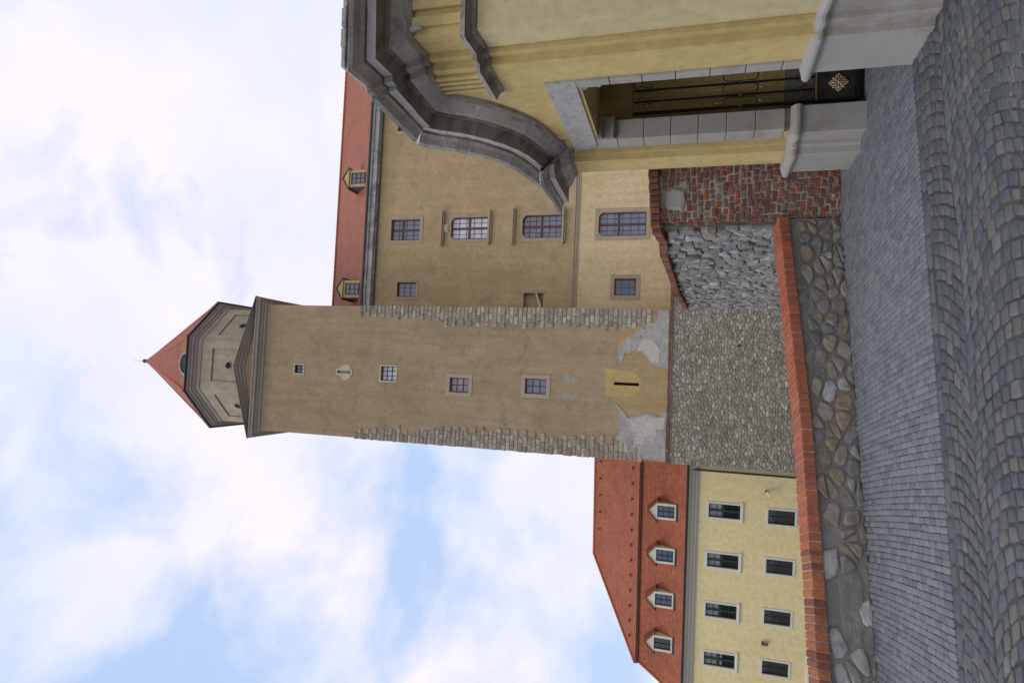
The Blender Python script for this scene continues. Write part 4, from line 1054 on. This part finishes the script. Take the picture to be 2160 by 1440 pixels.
# main cornice: level run, swoop down, level end
CP = [(-.05, -.02), (.035, -.02), (.045, .02), (.07, .04), (.12, .085), (.135, .115), (.15, .12), (.155, .145), (.285, .155), (.292, .222), (.315, .228), (.345, .25), (.40, .27), (.42, .30), (.40, .315), (-.05, .34)]
mb = MB(); sweep_open(mb, outward(jag(NEAR[:-1]+[(2.216, 5.13)], .07)), CP, 3.71); worn(mb, .0035, 1); stain_shade(mb.build('main_cornice', M['cornice'], gt), CP)
def swoop(mb, pts, prof, xf):
    rings = []; n = len(pts)
    for i, (s_, z) in enumerate(pts):
        a = pts[max(i-1, 0)]; b = pts[min(i+1, n-1)]; tx, tz = b[0]-a[0], b[1]-a[1]; l = math.hypot(tx, tz); nx, nz_ = -tz/l, tx/l
        y = 5.2+s_
        rings.append([(xf(y)-o_, y+nx*h, z+nz_*h) for o_, h in prof])
    mb.loft([r_[::-1] for r_ in rings])
fine = []
for (a, b) in zip(sw_pts, sw_pts[1:]):
    for k in range(3): fine.append((a[0]+(b[0]-a[0])*k/3, a[1]+(b[1]-a[1])*k/3))
fine.append(sw_pts[-1])
mb = MB(); swoop(mb, [(-.19, 3.80), (-.15, 3.765)]+fine[:-2], CP, wx); worn(mb, .0035, 2); stain_shade(mb.build('curved_cornice', M['cornice'], gt), CP, {len(CP)-2-k if k < len(CP)-1 else k: v_ for k, v_ in CORN.items()})
ENDP = [(2.14, 6.52), (2.13, 6.60), (2.07, 6.60), (2.07, 6.64), (2.005, 6.64), (1.975, 6.96), (2.5, 6.97)]
mb = MB(); sweep_open(mb, outward(jag(ENDP, .07)), [(o_*.9, h*.85) for o_, h in CP], 2.83); worn(mb, .003, 3); stain_shade(mb.build('end_cornice', M['cornice'], gt), CP)
# tiles on top of the cornice
mb = MB(); x = 1.98
while x < 5: mb.box(x, x+.14, 3.96+random.uniform(-.015, .01), 4.3, 4.045, 4.075+random.uniform(0, .015)); x += .15
mb.build('cornice_tiles', M['cornice'], gt, bevel=.006)
mb = MB(); mb.tube([(2.40, 4.33, 3.70), (2.40, 4.30, 3.66), (2.40, 4.30, 3.60)], .022, 6, [1.2, 1, .5]); mb.build('broken_ornament', M['cornice'], gt)
# passage
mb = MB(); mb.box(2.34, 5.4, 6.72, 6.95, .66, 2.9); mb.build('passage_wall', M['interior'], gt)
mb = MB(); mb.box(2.345, 5.4, 6.70, 6.95, -.05, .657); mb.build('passage_dado', M['gatedado'], gt)
mb = MB(); mb.box(2.63, 5.4, 5.16, 6.95, 2.62, 2.8); mb.build('passage_ceiling', M['interior'], gt)
mb = MB(); mb.box(4.9, 5.1, 5.16, 6.7, -.05, 2.6); mb.build('passage_end', M['interior'], gt)
# iron gate leaf, swung open into the passage so that it stands across the view
lx = lambda s_, z, o_=0.0: (2.405+s_, 6.42-o_, z)
def bar(mb, s0, z0_, s1, z1_, r_=.011, o_=0): mb.tube([lx(s0, z0_, o_), lx(s1, z1_, o_)], r_, 4)
S1, ZB, ZT, ZR = .73, .03, 2.16, .42
mb = MB()
for (a, b, c, d, r_) in ((0, ZB, 0, ZT, .017), (S1, ZB, S1, ZT, .017), (0, ZT, S1, ZT, .014), (0, ZB+.02, S1, ZB+.02, .028), (0, ZR, S1, ZR, .015)): bar(mb, a, b, c, d, r_)
ig = mb.build('iron_gate', M['iron'], gt)
bars_ = [.118, .236, .354, .472, .590]
for c in bars_:
    mb = MB(); bar(mb, c, ZR, c, ZT, .011); mb.build('bar', M['iron'], ig)
def oval(c, zc_, rw_, hh_, r_=.006):
    pts = []
    for k in range(29):
        a = 2*math.pi*k/28; ca, sa = math.cos(a), math.sin(a)
        pts.append(lx(c+rw_*ca, zc_+(hh_-rw_)*(1 if sa > .02 else (-1 if sa < -.02 else 0))+rw_*sa, .02))
    mb = MB(); mb.tube(pts, r_, 5); return mb.build('oval', M['iron'], ig)
def scroll(c, z, sg, up, r0=.03, r_=.0045):
    mb = MB(); mb.tube([lx(c+sg*(r0*(1-t_/22))*(1-math.cos(t_*.42)*.999), z+up*r0*(1-t_/22)*math.sin(t_*.42), .015) for t_ in range(18)], r_, 5)
    mb.build('scroll', M['iron'], ig)
mids = [.036]+[b_-.059+.118 for b_ in bars_]
for c in [.040, .172, .300, .43, .56, .68]: oval(c, 1.11, .05, .165)
for c in bars_:
    for zz, uu in ((2.065, 1), (ZR+.09, 1)):
        mb = MB(); mb.tube([lx(c+.036*math.cos(a_*.35), zz+.055*math.sin(a_*.35), .018) for a_ in range(19)], .005, 5); mb.build('ring', M['iron'], ig)
    for sg in (-1, 1):
        scroll(c, 1.985, sg, -1, .021); scroll(c, ZR+.165, sg, 1, .021)
def goldbar(s0, z0_, s1, z1_, r_, o_, nm='gilded_band'):
    mb = MB(); bar(mb, s0, z0_, s1, z1_, r_, o_); mb.build(nm, M['gold'], ig)
goldbar(0, ZT, S1, ZT, .007, .016); goldbar(0, ZR, S1, ZR, .009, .014)
for c in [0]+bars_: goldbar(c, 1.095, c, 1.125, .018, .004, 'gilded_collar')
for c in [.040, .172, .300, .43, .56, .68]:
    for s2 in (1, -1):
        mb = MB(); mb.tube([lx(c+.006*math.sin(k*1.7), 1.11+s2*(.165+.085*k/6), .024) for k in range(7)], .006, 5, [1, 1, .8, .9, .6, .4, .15]); mb.build('gilded_flame', M['gold'], ig)
mb = MB(); mb.box(2.405+.012, 2.405+S1-.012, 6.415, 6.43, ZB+.05, ZR-.012); mb.build('sheet_panel', M['ironpanel'], ig)
for c in (.158, .55):
    for sg in (-1, 1):
        for up_, z in ((1, .10), (-1, .35)):
            mb = MB(); mb.tube([lx(c+sg*(.075+.030*(1-t_/20)*math.sin(t_*.45)), z+up_*(.030*(1-t_/20)*(-math.cos(t_*.45))), .010) for t_ in range(16)], .004, 4); mb.build('scroll', M['iron'], ig)
    mb = MB(); zc_ = .228
    for k in range(8):
        a = 2*math.pi*k/8; r1 = .062 if k % 2 == 0 else .046
        for q in (-.26, 0, .26):
            rr = r1+(.014 if q == 0 else .002)
            mb.sphere(lx(c+rr*math.cos(a+q), zc_+rr*math.sin(a+q), .022), .0135, 1, .5, 1, 7, 5)
        mb.tube([lx(c, zc_, .02), lx(c+r1*math.cos(a), zc_+r1*math.sin(a), .025)], .010, 5)
    mb.sphere(lx(c, zc_, .032), .015, n=8, m=5)
    mb.build('rosette', M['rosette'], ig, smooth=True)

for o in bpy.data.objects:
    for k in ('_zb', '_org'):
        if k in o.keys(): del o[k]
